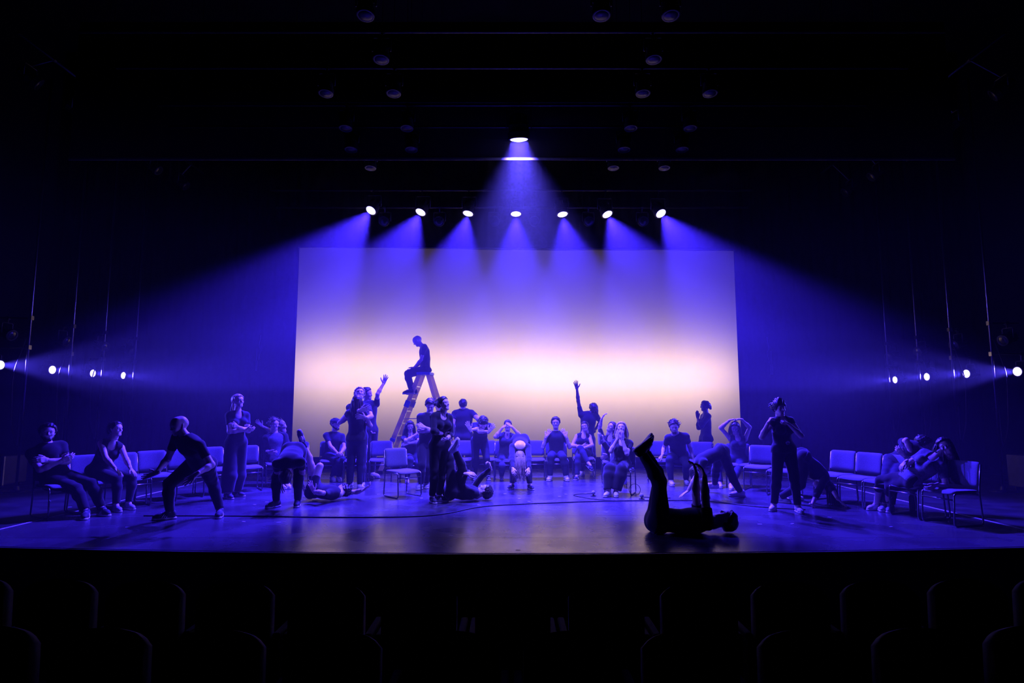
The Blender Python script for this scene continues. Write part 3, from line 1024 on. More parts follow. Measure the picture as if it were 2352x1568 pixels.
def person(label, z, pel, chest, head, face=0, Y='feet', H=1.72, build=1.0, fem=False, left=None, sface=None, look=None,
           lw=None, rw=None, le=None, re=None, la=None, ra=None, lk=None, rk=None, lt=None, rt=None, lpalm=None, rpalm=None,
           lhand='relaxed', rhand='relaxed', lfoot=None, rfoot=None, sleeve='short', top='black_cloth', bottom='black_cloth', leg='long',
           legw=1.0, shoes='dark', hair='short', hcol='hair_dark', skin='skin', beard=False, cap=False, sock=None, hairgrav=A3(0, 0, -1), hairlen=1.0,
           hint_l=None, hint_r=None, scoop=False, vox=0.015, buckle=False, jacket=False, seed=0, kneehint=None, crop=False):
    zx, zy, zs = ZOOM[z]
    px = lambda p: (zx + p[0] * zs, zy + p[1] * zs)
    s = H / 1.75
    LU, LF, LT, LS, SP, NK = 0.295 * s, 0.255 * s, 0.425 * s, 0.42 * s, 0.505 * s, 0.215 * s
    shw, hpw = (0.150 if fem else 0.176) * s * (0.5 + 0.5 * build), 0.088 * s
    ANK = 0.085

    def ground(p, h=ANK):
        return atz(*px(p), h)
    # ankles given on the floor fix the depth of a standing body
    gl = ground(la) if la is not None and not isinstance(la[0], str) and len(la) > 2 and la[2] == 'g' else None
    gr = ground(ra) if ra is not None and not isinstance(ra[0], str) and len(ra) > 2 and ra[2] == 'g' else None
    if Y == 'feet':
        g = [q for q in (gl, gr) if q is not None]
        Yp = sum(q[1] for q in g) / len(g)
    elif Y == 'seat':
        Yp = atz(*px(pel), 0.53)[1]
    else:
        Yp = Y
    P = at(*px(pel), Yp)

    def rel(p, parent, L):
        q = px(p)
        if len(p) < 3: return at(*q, parent[1])
        if len(p) == 4: return atz(*q, p[3])
        if isinstance(p[2], (int, float)): return at(*q, parent[1] + p[2])
        d = ray(*q); o = A3(0, 0, EYE)
        A = d @ d; B = -2 * d @ (parent - o); Cc = (parent - o) @ (parent - o) - L * L
        disc = B * B - 4 * A * Cc
        if disc < 0: return o + d * (-B / (2 * A))
        r = math.sqrt(disc)
        return o + d * ((-B - r) / (2 * A) if p[2] == 'n' else (-B + r) / (2 * A))

    C = rel(chest, P, SP)
    Lsp = np.linalg.norm(C - P)
    if not 0.8 * SP < Lsp < 1.15 * SP:
        C = P + unit(C - P) * min(max(Lsp, 0.8 * SP), 1.15 * SP)
    Hd = rel(head, C, NK)
    Lnk = np.linalg.norm(Hd - C)
    if not 0.85 * NK < Lnk < 1.2 * NK:
        Hd = C + unit(Hd - C) * min(max(Lnk, 0.85 * NK), 1.2 * NK)
    spine = unit(C - P)
    sface = face if sface is None else sface

    def frame(yaw):
        l = np.array(left, float) if left is not None else A3(math.cos(math.radians(yaw)), math.sin(math.radians(yaw)), 0)
        l = unit(l - spine * (l @ spine))
        return l, unit(np.cross(l, spine))
    lat_p, fwd_p = frame(face)
    lat_c, fwd_c = frame(sface)
    SH = {1: C + lat_c * shw - spine * 0.015, -1: C - lat_c * shw - spine * 0.015}
    HP = {1: P + lat_p * hpw, -1: P - lat_p * hpw}
    EL, WR, KN, AN, TIP = {}, {}, {}, {}, {}
    for sd, w, e, hint in ((1, lw, le, hint_l), (-1, rw, re, hint_r)):
        if w is None: w = ('b', 0.10, 0.02, -0.52)
        if isinstance(w, str) and w == 'crossed':
            w = ('b', -0.07, 0.215, -0.235 + 0.03 * sd); e = ('b', 0.20, 0.10, -0.27)
        if isinstance(w[0], str):
            W = C + lat_c * sd * w[1] * s + fwd_c * w[2] * s + spine * w[3] * s
        elif len(w) > 2 and w[2] == 'g':
            W = ground(w, 0.05)
        else:
            W = rel(w, C, 0.4)
        if np.linalg.norm(W - SH[sd]) > (LU + LF) * 1.06:
            W = SH[sd] + unit(W - SH[sd]) * (LU + LF) * 1.06
        hv = np.array(hint, float) if hint is not None else unit(-spine * 0.5 + lat_c * sd * 0.5 - fwd_c * 0.3)
        ep = None
        if e is not None and isinstance(e[0], str):
            hv = unit(C + lat_c * sd * e[1] * s + fwd_c * e[2] * s + spine * e[3] * s - (SH[sd] + W) / 2)
        elif e is not None:
            ep = np.array(px(e))
        EL[sd] = ik(SH[sd], W, LU, LF, ep, hv)
        WR[sd] = W
    for sd, a_, k_, g in ((1, la, lk, gl), (-1, ra, rk, gr)):
        if a_ is None: a_ = ('b', 0.0, 0.0, -0.83)
        if isinstance(a_[0], str):
            l0 = A3(math.cos(math.radians(face)), math.sin(math.radians(face)), 0); f0 = yawdir(face)
            A_ = P + l0 * sd * (hpw + a_[1] * s) + f0 * a_[2] * s + A3(0, 0, 1) * a_[3] * s
            if a_[0] == 'f': A_[2] = ANK
        elif g is not None: A_ = g
        else: A_ = rel(a_, P, 0.6)
        kp = np.array(px(k_)) if k_ is not None else None
        hv = np.array(kneehint, float) if kneehint is not None else unit(fwd_p + yawdir(face) + A3(0, 0, 0.3))
        mx = (LT + LS) * 1.12
        if np.linalg.norm(A_ - HP[sd]) > mx:
            A_ = HP[sd] + unit(A_ - HP[sd]) * mx
            if g is not None: A_[2] = max(A_[2], ANK)
        KN[sd] = ik(HP[sd], A_, LT, LS, kp, hv)
        AN[sd] = A_
    REPORT.append((label[:40], round(P[1], 2), round(P[2], 2), 'spine %.2f neck %.2f' % (Lsp / SP, Lnk / NK),
                   ['%.2f' % (np.linalg.norm(x - y) / l) for sd in (1, -1) for x, y, l in ((SH[sd], EL[sd], LU), (EL[sd], WR[sd], LF), (HP[sd], KN[sd], LT), (KN[sd], AN[sd], LS))]))
    # ---- root empty at the base
    base = A3(P[0], P[1], 0.0)
    root = empty('person', base)
    tag(root, label, 'person', 'performers in black on the stage')
    off = base

    b = s * build
    mid = (P + C) / 2 - fwd_p * 0.015 * s
    neck = C + unit(Hd - C) * 0.07 * s - fwd_c * 0.01

    def torso(g=0.0, wide=1.0):
        T = [(P - lat_p * 0.065 * s, P + lat_p * 0.065 * s, (0.108 + 0.006 * fem) * b + g, (0.108 + 0.006 * fem) * b + g, fwd_p, 0.95),
             (P + spine * 0.03 * s, mid, 0.138 * b * wide + g, (0.118 if fem else 0.132) * b * wide + g, fwd_p, 0.76),
             (mid, P + (C - P) * 0.80, (0.118 if fem else 0.132) * b * wide + g, (0.140 if fem else 0.155) * b + g, fwd_c, 0.74),
             (P + (C - P) * 0.72, P + (C - P) * 0.90, 0.145 * b + g, 0.115 * b + g, fwd_c, 0.70),
             (SH[-1] - (SH[-1] - C) * 0.1, SH[1] - (SH[1] - C) * 0.1, 0.054 * b + g, 0.054 * b + g, None, 1.0),
             (C + unit(neck - C) * 0.03, SH[1] * 0.7 + C * 0.3, 0.058 * b + g, 0.050 * b + g, None, 1.0),
             (C + unit(neck - C) * 0.03, SH[-1] * 0.7 + C * 0.3, 0.058 * b + g, 0.050 * b + g, None, 1.0)]
        for sd in (1, -1):
            q = P + lat_p * sd * 0.065 * s - fwd_p * 0.045 * s - spine * 0.03 * s
            T.append((q, q, 0.095 * b + g, 0.095 * b + g, None, 1.0))
            if fem:
                q = P + (C - P) * 0.70 + lat_c * sd * 0.070 * s + fwd_c * 0.082 * s
                T.append((q, q, 0.062 * s + g, 0.062 * s + g, None, 1.0))
        return T

    def arm(sd, g=0.0, upto=2.0):
        a, e, w = SH[sd], EL[sd], WR[sd]
        T = [(a, a + (e - a) * min(1, upto), 0.050 * b + g, (0.050 - 0.012 * min(1, upto)) * b + g, None, 1.0)]
        if upto > 1:
            m = e + (w - e) * 0.3
            T += [(e, m, 0.037 * b + g, 0.039 * b + g, None, 1.0), (m, e + (w - e) * min(1, upto - 1), 0.039 * b + g, 0.027 * s + g, None, 1.0)]
        return T

    def legp(sd, g=0.0, wide=1.0, upto=2.0):
        a, k, n = HP[sd], KN[sd], AN[sd]
        T = [(a, k if upto >= 1 else a + (k - a) * upto, 0.090 * b + g, (0.058 * b + g) * (1 + (wide - 1) * 0.6), None, 1.0)]
        if upto > 1:
            bk = -unit(np.cross(np.cross(unit(k - a), unit(n - k)) + 1e-6, unit(n - k)))
            m = k + (n - k) * 0.3 + bk * 0.012 * s
            e = k + (n - k) * min(1, upto - 1)
            T += [(k, m, (0.054 * b + g) * (1 + (wide - 1) * 0.6), (0.055 * b + g) * (1 + (wide - 1) * 0.8), None, 1.0), (m, e, (0.055 * b + g) * (1 + (wide - 1) * 0.8), (0.038 * s + g) * wide, None, 1.0)]
        return T

    # head orientation
    if look is None: look = (sface, 0, 0)
    if left is not None and len(look) == 2:          # lying: (roll about spine, chin) relative to the body
        zax = unit(Hd - C); xr = unit(-lat_c + 0 * zax); yf = unit(np.cross(zax, xr)); xr = np.cross(yf, zax)
        Rm = basis(xr, yf, zax, Hd) @ Matrix.Rotation(math.radians(look[0]), 4, 'Z') @ Matrix.Rotation(math.radians(look[1]), 4, 'X')
    else:
        ya, pi_, ro = look
        f = yawdir(ya); xr = np.cross(f, A3(0, 0, 1))
        Rm = basis(xr, f, A3(0, 0, 1), Hd) @ Matrix.Rotation(math.radians(pi_), 4, 'X') @ Matrix.Rotation(math.radians(ro), 4, 'Y')
    hm = Matrix.Translation(Vector(-off)) @ Rm @ Matrix.Scale(s * (1.0 if fem else 1.03), 4)
    # body
    feet = []
    FD = {}
    for sd, fo in ((1, lfoot), (-1, rfoot)):
        if fo is None:
            if AN[sd][2] < 0.14: d = yawdir(face)
            else:
                sh_ = unit(AN[sd] - KN[sd]); fw = unit(np.cross(np.cross(sh_, fwd_p), sh_)) if abs(sh_ @ fwd_p) < 0.95 else unit(KN[sd] - HP[sd])
                d = unit(fw + sh_ * 0.4)
        elif isinstance(fo, (int, float)): d = yawdir(fo)
        else: d = unit(np.array(fo, float))
        FD[sd] = d
        feet.append((AN[sd], AN[sd] + d * 0.10 * s - A3(0, 0, 0.03) * (AN[sd][2] < 0.14), 0.034 * s, 0.028 * s, None, 1.0))
    prims = torso() + arm(1) + arm(-1) + legp(1) + legp(-1) + feet + [(C - unit(Hd - C) * 0.02, Hd + (Hd - C) * -0.35, 0.062 * b, 0.053 * s, None, 1.0)]
    V, Q = Solid(prims, vox, 0.03).mesh()
    V = V - off
    Vs, Qs = [V], [Q]
    n = len(V)
    hv, hq = HEADS[fem]
    Vs.append(xf(hm, hv)); Qs.append(hq + n); n += len(hv)
    for sd, w, tip, pal, pose in ((1, WR[1], lt, lpalm, lhand), (-1, WR[-1], rt, rpalm, rhand)):
        fd = unit(w - EL[sd])
        if tip is not None:
            if isinstance(tip[0], str): fd = unit(lat_c * sd * tip[1] + fwd_c * tip[2] + spine * tip[3])
            else: fd = unit(rel(tip, w, 0.16 * s) - w)
        pn = np.array(pal, float) if pal is not None else (P + (C - P) * 0.5 + fwd_c * 0.1 - w)
        pn = pn - fd * (pn @ fd)
        pn = unit(pn) if np.linalg.norm(pn) > 1e-3 else unit(np.cross(fd, A3(0.2, 0.3, 1)))
        xh = np.cross(fd, -pn)
        hV, hQ = HANDS[pose]
        hV = hV * s * (0.92 if fem else 1.02)
        if sd == 1:
            hV = hV * A3(-1, 1, 1); hQ = hQ[:, ::-1]
        mh = basis(xh, fd, -pn, w - off)
        Vs.append(xf(mh, hV)); Qs.append(hQ + n); n += len(hV)
    body = link('body', np_mesh('body', np.concatenate(Vs), np.concatenate(Qs), [M[skin]]), root)
    for sx in (-1, 1):
        e = link('eye', EYEBALL, root)
        e.matrix_local = hm @ Matrix.Translation((sx * 0.032, 0.080, 0.002))
    # top
    T = torso(0.018, 1.03)
    if crop: T = T[2:7] + T[7:]
    up = {'short': 0.62, 'none': 0.0, 'long': 1.88, 'three': 1.45, 'cap': 0.25, 'elbow': 0.95}[sleeve]
    TA = []
    for sd in (1, -1):
        if up > 0: TA += arm(sd, 0.011, min(up, 1.95))
    S = Solid(T + [t + (0.03,) for t in TA], vox, 0.03)
    S.F[:] = 1.0
    for t in T: S.union(*t)
    hemz = P - spine * (0.055 * s) if not crop else mid
    S.cut(hemz, -spine)
    for t in TA: S.union(*t, k=0.025)
    S.wrinkle(0.005, seed + 11)
    for sd in (1, -1):
        if up <= 0:
            S.carve(SH[sd] + lat_c * sd * 0.055 * s, SH[sd] + lat_c * sd * 0.055 * s, 0.085 * b, 0.085 * b)
        elif up < 1:
            d = unit(EL[sd] - SH[sd]); c0 = SH[sd] + (EL[sd] - SH[sd]) * (up - 0.02)
            # trim the rounded sleeve end
            m_ = 0.10
            sl, ax = S.sub(c0 - m_, c0 + m_)
            pl = (ax[0][:, None, None] - c0[0]) * d[0] + (ax[1][None, :, None] - c0[1]) * d[1] + (ax[2][None, None, :] - c0[2]) * d[2]
            rr = np.sqrt((ax[0][:, None, None] - c0[0]) ** 2 + (ax[1][None, :, None] - c0[1]) ** 2 + (ax[2][None, None, :] - c0[2]) ** 2)
            tors = S.dist(ax, mid, C, 0.15 * b, 0.13 * b, fwd_c, 0.8)
            S.F[sl] = np.where((rr < m_) & (tors > 0.012), np.maximum(S.F[sl], pl), S.F[sl])
    S.carve(neck + unit(Hd - C) * 0.03, neck + unit(Hd - C) * 0.03, 0.072 * s, 0.072 * s)
    if scoop: S.carve(C - fwd_c * 0.10 + unit(Hd - C) * 0.05, C - fwd_c * 0.10 - spine * 0.02, 0.105, 0.10)
    if fem: S.carve(C + fwd_c * 0.09 + unit(Hd - C) * 0.04, C + fwd_c * 0.10, 0.06, 0.06)
    V, Q = S.mesh()
    link('top', np_mesh('top', V - off, Q, [M[top]]), root)
    if jacket:
        Tj = [(a, b_, ra_ + 0.016, rb_ + 0.016, fv_, fl_) for a, b_, ra_, rb_, fv_, fl_ in torso(0.022, 1.06)]
        for sd in (1, -1): Tj += arm(sd, 0.028, 1.85)
        S = Solid(Tj, vox, 0.03); S.wrinkle(0.005, seed + 5); S.cut(P - spine * 0.03, -spine)
        S.carve(P + fwd_c * 0.30, C + fwd_c * 0.22, 0.21, 0.20); S.carve(neck, neck, 0.085, 0.085)
        V, Q = S.mesh(); link('jacket', np_mesh('jacket', V - off, Q, [M['navy_cloth']]), root)
    # trousers
    T = [t for t in torso(0.008)][:2] + torso(0.008)[7:8] + torso(0.008)[(9 if fem else 8):(10 if fem else 9)]
    T[1] = (P + spine * 0.03 * s, P + spine * 0.13 * s, 0.138 * b + 0.003, 0.120 * b, fwd_p, 0.78)
    upto = {'long': 1.93, 'shorts': 0.62, 'capri': 1.45}[leg]
    for sd in (1, -1): T += legp(sd, 0.016, legw, upto)
    S = Solid(T, vox, 0.03)
    S.wrinkle(0.005, seed + 23)
    for sd in (1, -1):
        if leg == 'long':
            n0 = unit(AN[sd] - KN[sd]); c0 = KN[sd] + (AN[sd] - KN[sd]) * 0.93; m_ = 0.13
        elif leg == 'capri':
            n0 = unit(AN[sd] - KN[sd]); c0 = KN[sd] + (AN[sd] - KN[sd]) * 0.45; m_ = 0.13
        else:
            n0 = unit(KN[sd] - HP[sd]); c0 = HP[sd] + (KN[sd] - HP[sd]) * 0.60; m_ = 0.15
        sl, ax = S.sub(c0 - m_, c0 + m_)
        pl = (ax[0][:, None, None] - c0[0]) * n0[0] + (ax[1][None, :, None] - c0[1]) * n0[1] + (ax[2][None, None, :] - c0[2]) * n0[2]
        rr = np.sqrt((ax[0][:, None, None] - c0[0]) ** 2 + (ax[1][None, :, None] - c0[1]) ** 2 + (ax[2][None, None, :] - c0[2]) ** 2)
        S.F[sl] = np.where(rr < m_, np.maximum(S.F[sl], pl), S.F[sl])
    V, Q = S.mesh()
    link('trousers' if leg != 'shorts' else 'shorts', np_mesh('trousers', V - off, Q, [M[bottom]]), root)
    if buckle:
        q = P + spine * 0.10 * s + fwd_p * 0.125 * b
        o = MB().lathe([(0.018, 0), (0.026, 0.006), (0.032, 0.0)], 14).build('belt_buckle', M['metal_shiny'], root, True)
        o.matrix_local = basis(lat_p, np.cross(fwd_p, lat_p), fwd_p, q - off)
        o['label'] = 'shiny round belt buckle'
    # shoes
    for sd in (1, -1):
        d = FD[sd]; sh_ = unit(KN[sd] - AN[sd])
        if AN[sd][2] < 0.14:
            upv = A3(0, 0, 1); d = unit(A3(d[0], d[1], 0)); o0 = A3(AN[sd][0], AN[sd][1], 0.004)
        else:
            upv = unit(sh_ - d * (sh_ @ d)); o0 = AN[sd] - upv * 0.085
        xr = np.cross(d, upv)
        sc = s * (0.95 if fem else 1.05)
        o = link('shoe', SHOE[shoes], root)
        o.matrix_local = basis(xr * sc, d * sc, upv * sc, o0 - off)
        link('sole', SOLE, o)
        if shoes == 'stripe': link('stripes', STRIPES, o)
        if shoes in ('stripe', 'dark', 'grey'): link('laces', LACES, o)
        if sock:
            mb = MB().tube([Vector(AN[sd] - off), Vector(AN[sd] + sh_ * 0.05 - off), Vector(AN[sd] + sh_ * 0.12 - off)], [0.044, 0.044, 0.050], 10)
            mb.build('sock', M[sock], root, True)
    # hair, beard, cap
    hair_for(hair, hm, M[hcol], root, seed, hairgrav, hairlen)
    if beard:
        S = Solid([(A3(-0.052, 0.000, -0.050), A3(-0.020, 0.060, -0.090), 0.024, 0.026), (A3(0.052, 0.000, -0.050), A3(0.020, 0.060, -0.090), 0.024, 0.026),
                   (A3(-0.014, 0.072, -0.098), A3(0.014, 0.072, -0.098), 0.026, 0.026)], 0.008, 0.02)
        S.carve(A3(-0.02, 0.10, -0.062), A3(0.02, 0.10, -0.062), 0.016, 0.016); S.wrinkle(0.003, seed)
        V, Q = S.mesh(); link('beard', np_mesh('beard', xf(hm, V), Q, [M[hcol]]), root)
    if cap:
        S = Solid([(A3(0, -0.035, 0.055), A3(0, 0.03, 0.055), 0.098, 0.094, A3(0, 0, 1), 0.75), (A3(-0.03, 0.11, 0.040), A3(0.03, 0.11, 0.040), 0.045, 0.045, A3(0, 0, 1), 0.22)], 0.010, 0.02)
        S.cut(A3(0, 0, 0.025), A3(0, 0.12, -1)); V, Q = S.mesh()
        o = link('flat_cap', np_mesh('cap', xf(hm, V), Q, [M['navy_cloth']]), root)
    return dict(root=root, P=P, C=C, fwd=yawdir(face), H=Hd)
# ------------------------------------------------------------------ chairs
def make_chair():
    root = empty('stacking_chair')
    for s in (-1, 1):
        x = s * 0.235
        pts = bend([(x, 0.14, 0.425), (x, -0.225, 0.430), (x, -0.255, 0.012), (x, 0.235, 0.012), (x, 0.20, 0.44), (x * 0.98, 0.265, 0.80)], 0.055, 5)
        MB().tube(pts, 0.0115, 8).build('side_frame', M['tube'], root, True)
    MB().tube([(-0.235, -0.232, 0.345), (0.235, -0.232, 0.345)], 0.0105, 8).build('crossbar', M['tube'], root, True)
    MB().tube([(-0.235, 0.205, 0.40), (0.235, 0.205, 0.40)], 0.010, 8).build('crossbar', M['tube'], root, True)
    # seat pad with a waterfall front edge
    def pad(nu, nv, fn, th):
        vs, fs = [], []
        for side in (1, -1):
            for i in range(nu + 1):
                for j in range(nv + 1):
                    u, v = -1 + 2 * i / nu, -1 + 2 * j / nv
                    e = max(0, 1 - (abs(u) ** 6)) ** 0.5 * max(0, 1 - (abs(v) ** 6)) ** 0.5
                    p, nn = fn(u, v)
                    vs.append(tuple(p[k] + nn[k] * th * side * (0.25 + 0.75 * e) for k in range(3)))
        m = (nu + 1) * (nv + 1)
        for i in range(nu):
            for j in range(nv):
                a = i * (nv + 1) + j
                q = (a, a + nv + 1, a + nv + 2, a + 1)
                fs.append(q); fs.append(tuple(m + k for k in reversed(q)))
        rim = [i * (nv + 1) for i in range(nu)] + [nu * (nv + 1) + j for j in range(nv)] + [i * (nv + 1) + nv for i in range(nu, 0, -1)] + [j for j in range(nv, 0, -1)]
        for a, b in zip(rim, rim[1:] + rim[:1]):
            fs.append((b, a, m + a, m + b))
        return MB().add(vs, fs)

    def rnd_(u, v, c=0.80):                       # rounded corners
        if abs(u) > c and abs(v) > c:
            du, dv = (abs(u) - c) / (1 - c), (abs(v) - c) / (1 - c)
            l = math.hypot(du, dv); mx = max(du, dv)
            if l > 0:
                f = mx / l
                u, v = math.copysign(c + du * f * (1 - c), u), math.copysign(c + dv * f * (1 - c), v)
        return u, v

    def seatf(u, v):
        u, v = rnd_(u, v)
        return (u * 0.228, v * 0.225 - 0.01, 0.448 - 0.012 * (1 - u * u) + (-0.022 * ((-v - 0.6) / 0.4) ** 2 if v < -0.6 else 0)), (0, 0, 1)

    def backf(u, v):
        u, v = rnd_(u, v)
        return (u * 0.228, 0.235 + 0.03 * v + 0.022 * (1 - u * u), 0.665 + 0.165 * v), (0, -0.98, 0.18)
    pad(14, 14, seatf, 0.026).build('seat', M['upholstery'], root, True)
    pad(14, 12, backf, 0.022).build('backrest', M['upholstery'], root, True)
    return root


CHAIR0 = make_chair()
_used = [False]


def chair(x, y, yaw, label):
    o = CHAIR0 if not _used[0] else copy_tree(CHAIR0)
    _used[0] = True
    o.location = (x, y, 0.004)
    o.rotation_euler = (0, 0, math.radians(yaw))
    tag(o, label, 'chair', 'padded sled-base stacking chairs')
    return o


def chair_px(u, Y, yaw, label):
    return chair((u - 1176) / F * Y, Y, yaw, label)


def chair_for(pr, yaw, label, fwd=0.10):
    d = yawdir(yaw)
    return chair(pr['P'][0] + d[0] * fwd, pr['P'][1] + d[1] * fwd, yaw, label)


# ------------------------------------------------------------------ step ladder
LAD_Y = 14.95
lt_, lb_ = at(977, 860, LAD_Y), atz(884, 1083, 0.0)
HL, HS = lt_[2], lt_[0] - (lb_[0])
lad = empty('step_ladder', (lt_[0], LAD_Y, 0), math.radians(-6))
tag(lad, 'tall pale step ladder with a man sitting on its top', 'ladder')


def rail(x0, y0, x1, y1, w, d):
    a, b = Vector((x0, y0, 0.0)), Vector((x1, y1, HL))
    ax = (b - a).normalized(); yv = Vector((0, 1, 0)); yv = (yv - ax * yv.dot(ax)).normalized(); xv = yv.cross(ax)
    R = Matrix((xv, yv, ax)).transposed()
    return MB().box((a + b) / 2, (w, d, (b - a).length), R)


for s in (-1, 1):
    rail(-HS, s * 0.29, -0.10, s * 0.19, 0.105, 0.032).build('front_rail', M['ladder'], lad)
    rail(HS * 0.86, s * 0.27, 0.10, s * 0.19, 0.085, 0.030).build('rear_rail', M['ladder'], lad)
    MB().box((-HS + 0.02, s * 0.29, 0.04), (0.15, 0.07, 0.08), bev=0.01).build('foot', M['black_metal'], lad)
    MB().box((HS * 0.86 - 0.02, s * 0.27, 0.04), (0.13, 0.06, 0.08), bev=0.01).build('foot', M['black_metal'], lad)
    MB().tube([(-HS * 0.50, s * 0.22, HL * 0.55), (HS * 0.44, s * 0.22, HL * 0.55)], 0.009, 6).build('spreader', M['alu'], lad)
for k in range(1, 8):
    t = k / 8.0
    x = -HS + (HS - 0.10) * t; hw = 0.29 - 0.10 * t
    MB().box((x, 0, HL * t), (0.10, hw * 2, 0.03), bev=0.006).build('tread', M['alu'], lad)
    if k % 2 == 0:
        x2 = HS * 0.86 - (HS * 0.86 - 0.10) * t
        MB().box((x2, 0, HL * t), (0.03, hw * 2, 0.05), bev=0.006).build('rear_bar', M['alu'], lad)
MB().box((0, 0, HL + 0.02), (0.34, 0.46, 0.07), bev=0.02).build('top_cap', M['ladder_plastic'], lad)
for t in (0.34, 0.70):
    x = -HS + (HS - 0.10) * t
    for s in (-1, 1):
        MB().box((x, s * (0.31 - 0.10 * t), HL * t), (0.13, 0.03, 0.16 if t > 0.5 else 0.07), Matrix.Rotation(math.atan2(HS - 0.1, HL), 3, 'Y'), bev=0.006).build('rail_sleeve', M['ladder_plastic'], lad)
# ------------------------------------------------------------------ the performers
PR = {}
G = 'g'
PR[1] = person('bearded man leaning back with folded arms at the left end of the chairs', 'z1', (565, 950), (465, 655), (478, 495), 55, Y='seat', H=1.82, build=1.12,
               sface=45, look=(42, 4, 0), lw='crossed', rw='crossed', la=(1020, 1262, G), ra=(862, 1290, G), lk=(1005, 905), rk=(880, 910), lfoot=60, rfoot=30,
               shoes='stripe', beard=True, hair='short', seed=1)
PR[2] = person('seated woman in a sleeveless top with both hands on her knees, looking right', 'z1', (985, 885), (1118, 615), (1160, 455), 38, Y=9.6, H=1.66, fem=True,
               look=(78, 5, 0), re=(1000, 790), rw=(1155, 855, -0.22), rt=(1225, 930), le=(1255, 760), lw=(1305, 850, -0.2), lt=(1360, 915), ra=(1160, 1225, G), la=(1285, 1205, G),
               rk=(1190, 930), lk=(1330, 900), rfoot=55, lfoot=60, sleeve='none', shoes='grey', hair='tied', seed=2, rpalm=(0, 0, -1), lpalm=(0, 0, -1), lhand='open', rhand='open')
PR[3] = person('bald man lunging in a wide crouch with both arms reaching out', 'z2', (575, 800), (440, 575, 'n'), (352, 425), -35, Y=8.75, H=1.82, build=1.1, sface=-30, look=(-35, -14, 0),
               ra=(262, 1300, G), la=(765, 1275, G), rk=(205, 945), lk=(690, 960), rfoot=-65, lfoot=20, re=(230, 800), rw=(125, 900, -0.1), rt=(20, 935), le=(655, 790), lw=(525, 910, -0.25), lt=(410, 995),
               rhand='open', lhand='open', rpalm=(0.2, -0.6, 0.8), lpalm=(-0.3, -0.8, 0.3), hair='bald', shoes='stripe', seed=3, vox=0.012)
PR[4] = person('standing woman in wide trousers with arms folded, head lifted', 'z2', (925, 590), (938, 315), (945, 180), 50, H=1.76, fem=True, sface=45, look=(60, 10, 0), lw='crossed', rw='crossed',
               ra=(835, 1105, G), la=(925, 1085, G), rfoot=55, lfoot=75, legw=1.9, bottom='navy_cloth', top='navy_cloth', shoes='stripe', hair='ponytail', hcol='hair_blond', seed=4)
PR[5] = person('curly-haired man in an open jacket sitting behind the folded performer', 'zD', (330, 715), (318, 440), (298, 268), 35, Y=12.75, H=1.74, sface=30, look=(55, 0, 0), re=(215, 545), rw=(215, 650, -0.25), rt=(275, 665),
               lw=('b', 0.1, 0.3, -0.4), ra=(420, 1095, G), la=(480, 1090, G), top='grey_cloth', jacket=True, hair='curly', hcol='hair_brown', shoes='white', seed=5)
PR[6] = person('spiky-haired performer behind the chairs, head thrown back and one arm flung out', 'zD', (240, 690), (325, 425), (412, 240), 60, Y=13.6, H=1.72, look=(80, 38, 0), re=(250, 350), rw=(130, 290, -0.05), rt=(75, 240),
               lw=('b', 0.15, 0.15, -0.4), ra=(120, 990, G), la=(300, 965, G), rhand='open', rpalm=(0, -0.5, 0.8), hair='spiky', hcol='hair_brown', shoes='white', seed=6)
PR[7] = person('performer folded forward with both hands on the floor and mustard socks', 'zD', (570, 655), (500, 800, 'n'), (470, 985), 0, Y=9.95, H=1.74, look=(0, -115, 0), ra=(330, 1340, G), la=(625, 1325, G), rk=(330, 1010), lk=(640, 1000),
               rfoot=-25, lfoot=15, rw=(425, 1300, G), rt=(430, 1400), lw=(685, 1290, G), lt=(705, 1400), re=(390, 1010), le=(725, 1010), rhand='open', lhand='open', rpalm=(0, 0.9, 0.2), lpalm=(0, 0.9, 0.2),
               sock='sock_y', hair='crop', seed=7, build=1.08, vox=0.012, skin='skin_mid')
PR[8] = person('performer in shorts lying on the floor with one leg kicked up', 'z3', (655, 1265), (835, 1295, 'z', 0.14), (925, 1282, 'z', 0.15), 0, Y=10.6, H=1.72, left=(0.15, -1, 0), look=(-25, -15), ra=(530, 755, 0.0), rk=(600, 880), la=(640, 1130, 0.35), lk=(740, 945),
               rw=(1180, 1265, 0.1), re=(1080, 1290), rt=(1260, 1215), lw=(650, 1285, -0.25), le=(715, 1295), lt=(610, 1205), lhand='open', rhand='relaxed', kneehint=(0, 0, 1), leg='shorts', shoes='stripe', sock='black_cloth', hair='curly', seed=8, rfoot=(-0.15, -0.6, 0.9))
PR[9] = person('seated man in a flat cap with clasped hands', 'z3', (835, 905), (865, 690), (880, 572), 30, Y='seat', H=1.76, look=(55, -2, 0), re=(800, 800), rw=(905, 885, -0.3), le=(965, 810), lw=(935, 880, -0.3), ra=(845, 1135, G), la=(910, 1135, G), rk=(885, 900), lk=(945, 900),
               hair='crop', beard=True, cap=True, shoes='white', top='navy_cloth', bottom='denim', seed=9, rhand='grip', lhand='grip')
PR[10] = person('long-haired performer seen from behind in a close hug', 'zA', (305, 815), (305, 505), (320, 375), 180, H=1.74, fem=True, look=(185, 28, 0), ra=(345, 1385, G), la=(222, 1385, G), lw=(240, 560, 0.25), le=(155, 590), rw=('b', 0.1, 0.3, -0.2),
                sleeve='cap', top='navy_cloth', bottom='denim', shoes='white', hair='long', hcol='hair_brown', hairlen=0.6, seed=10, rfoot=175, lfoot=190)
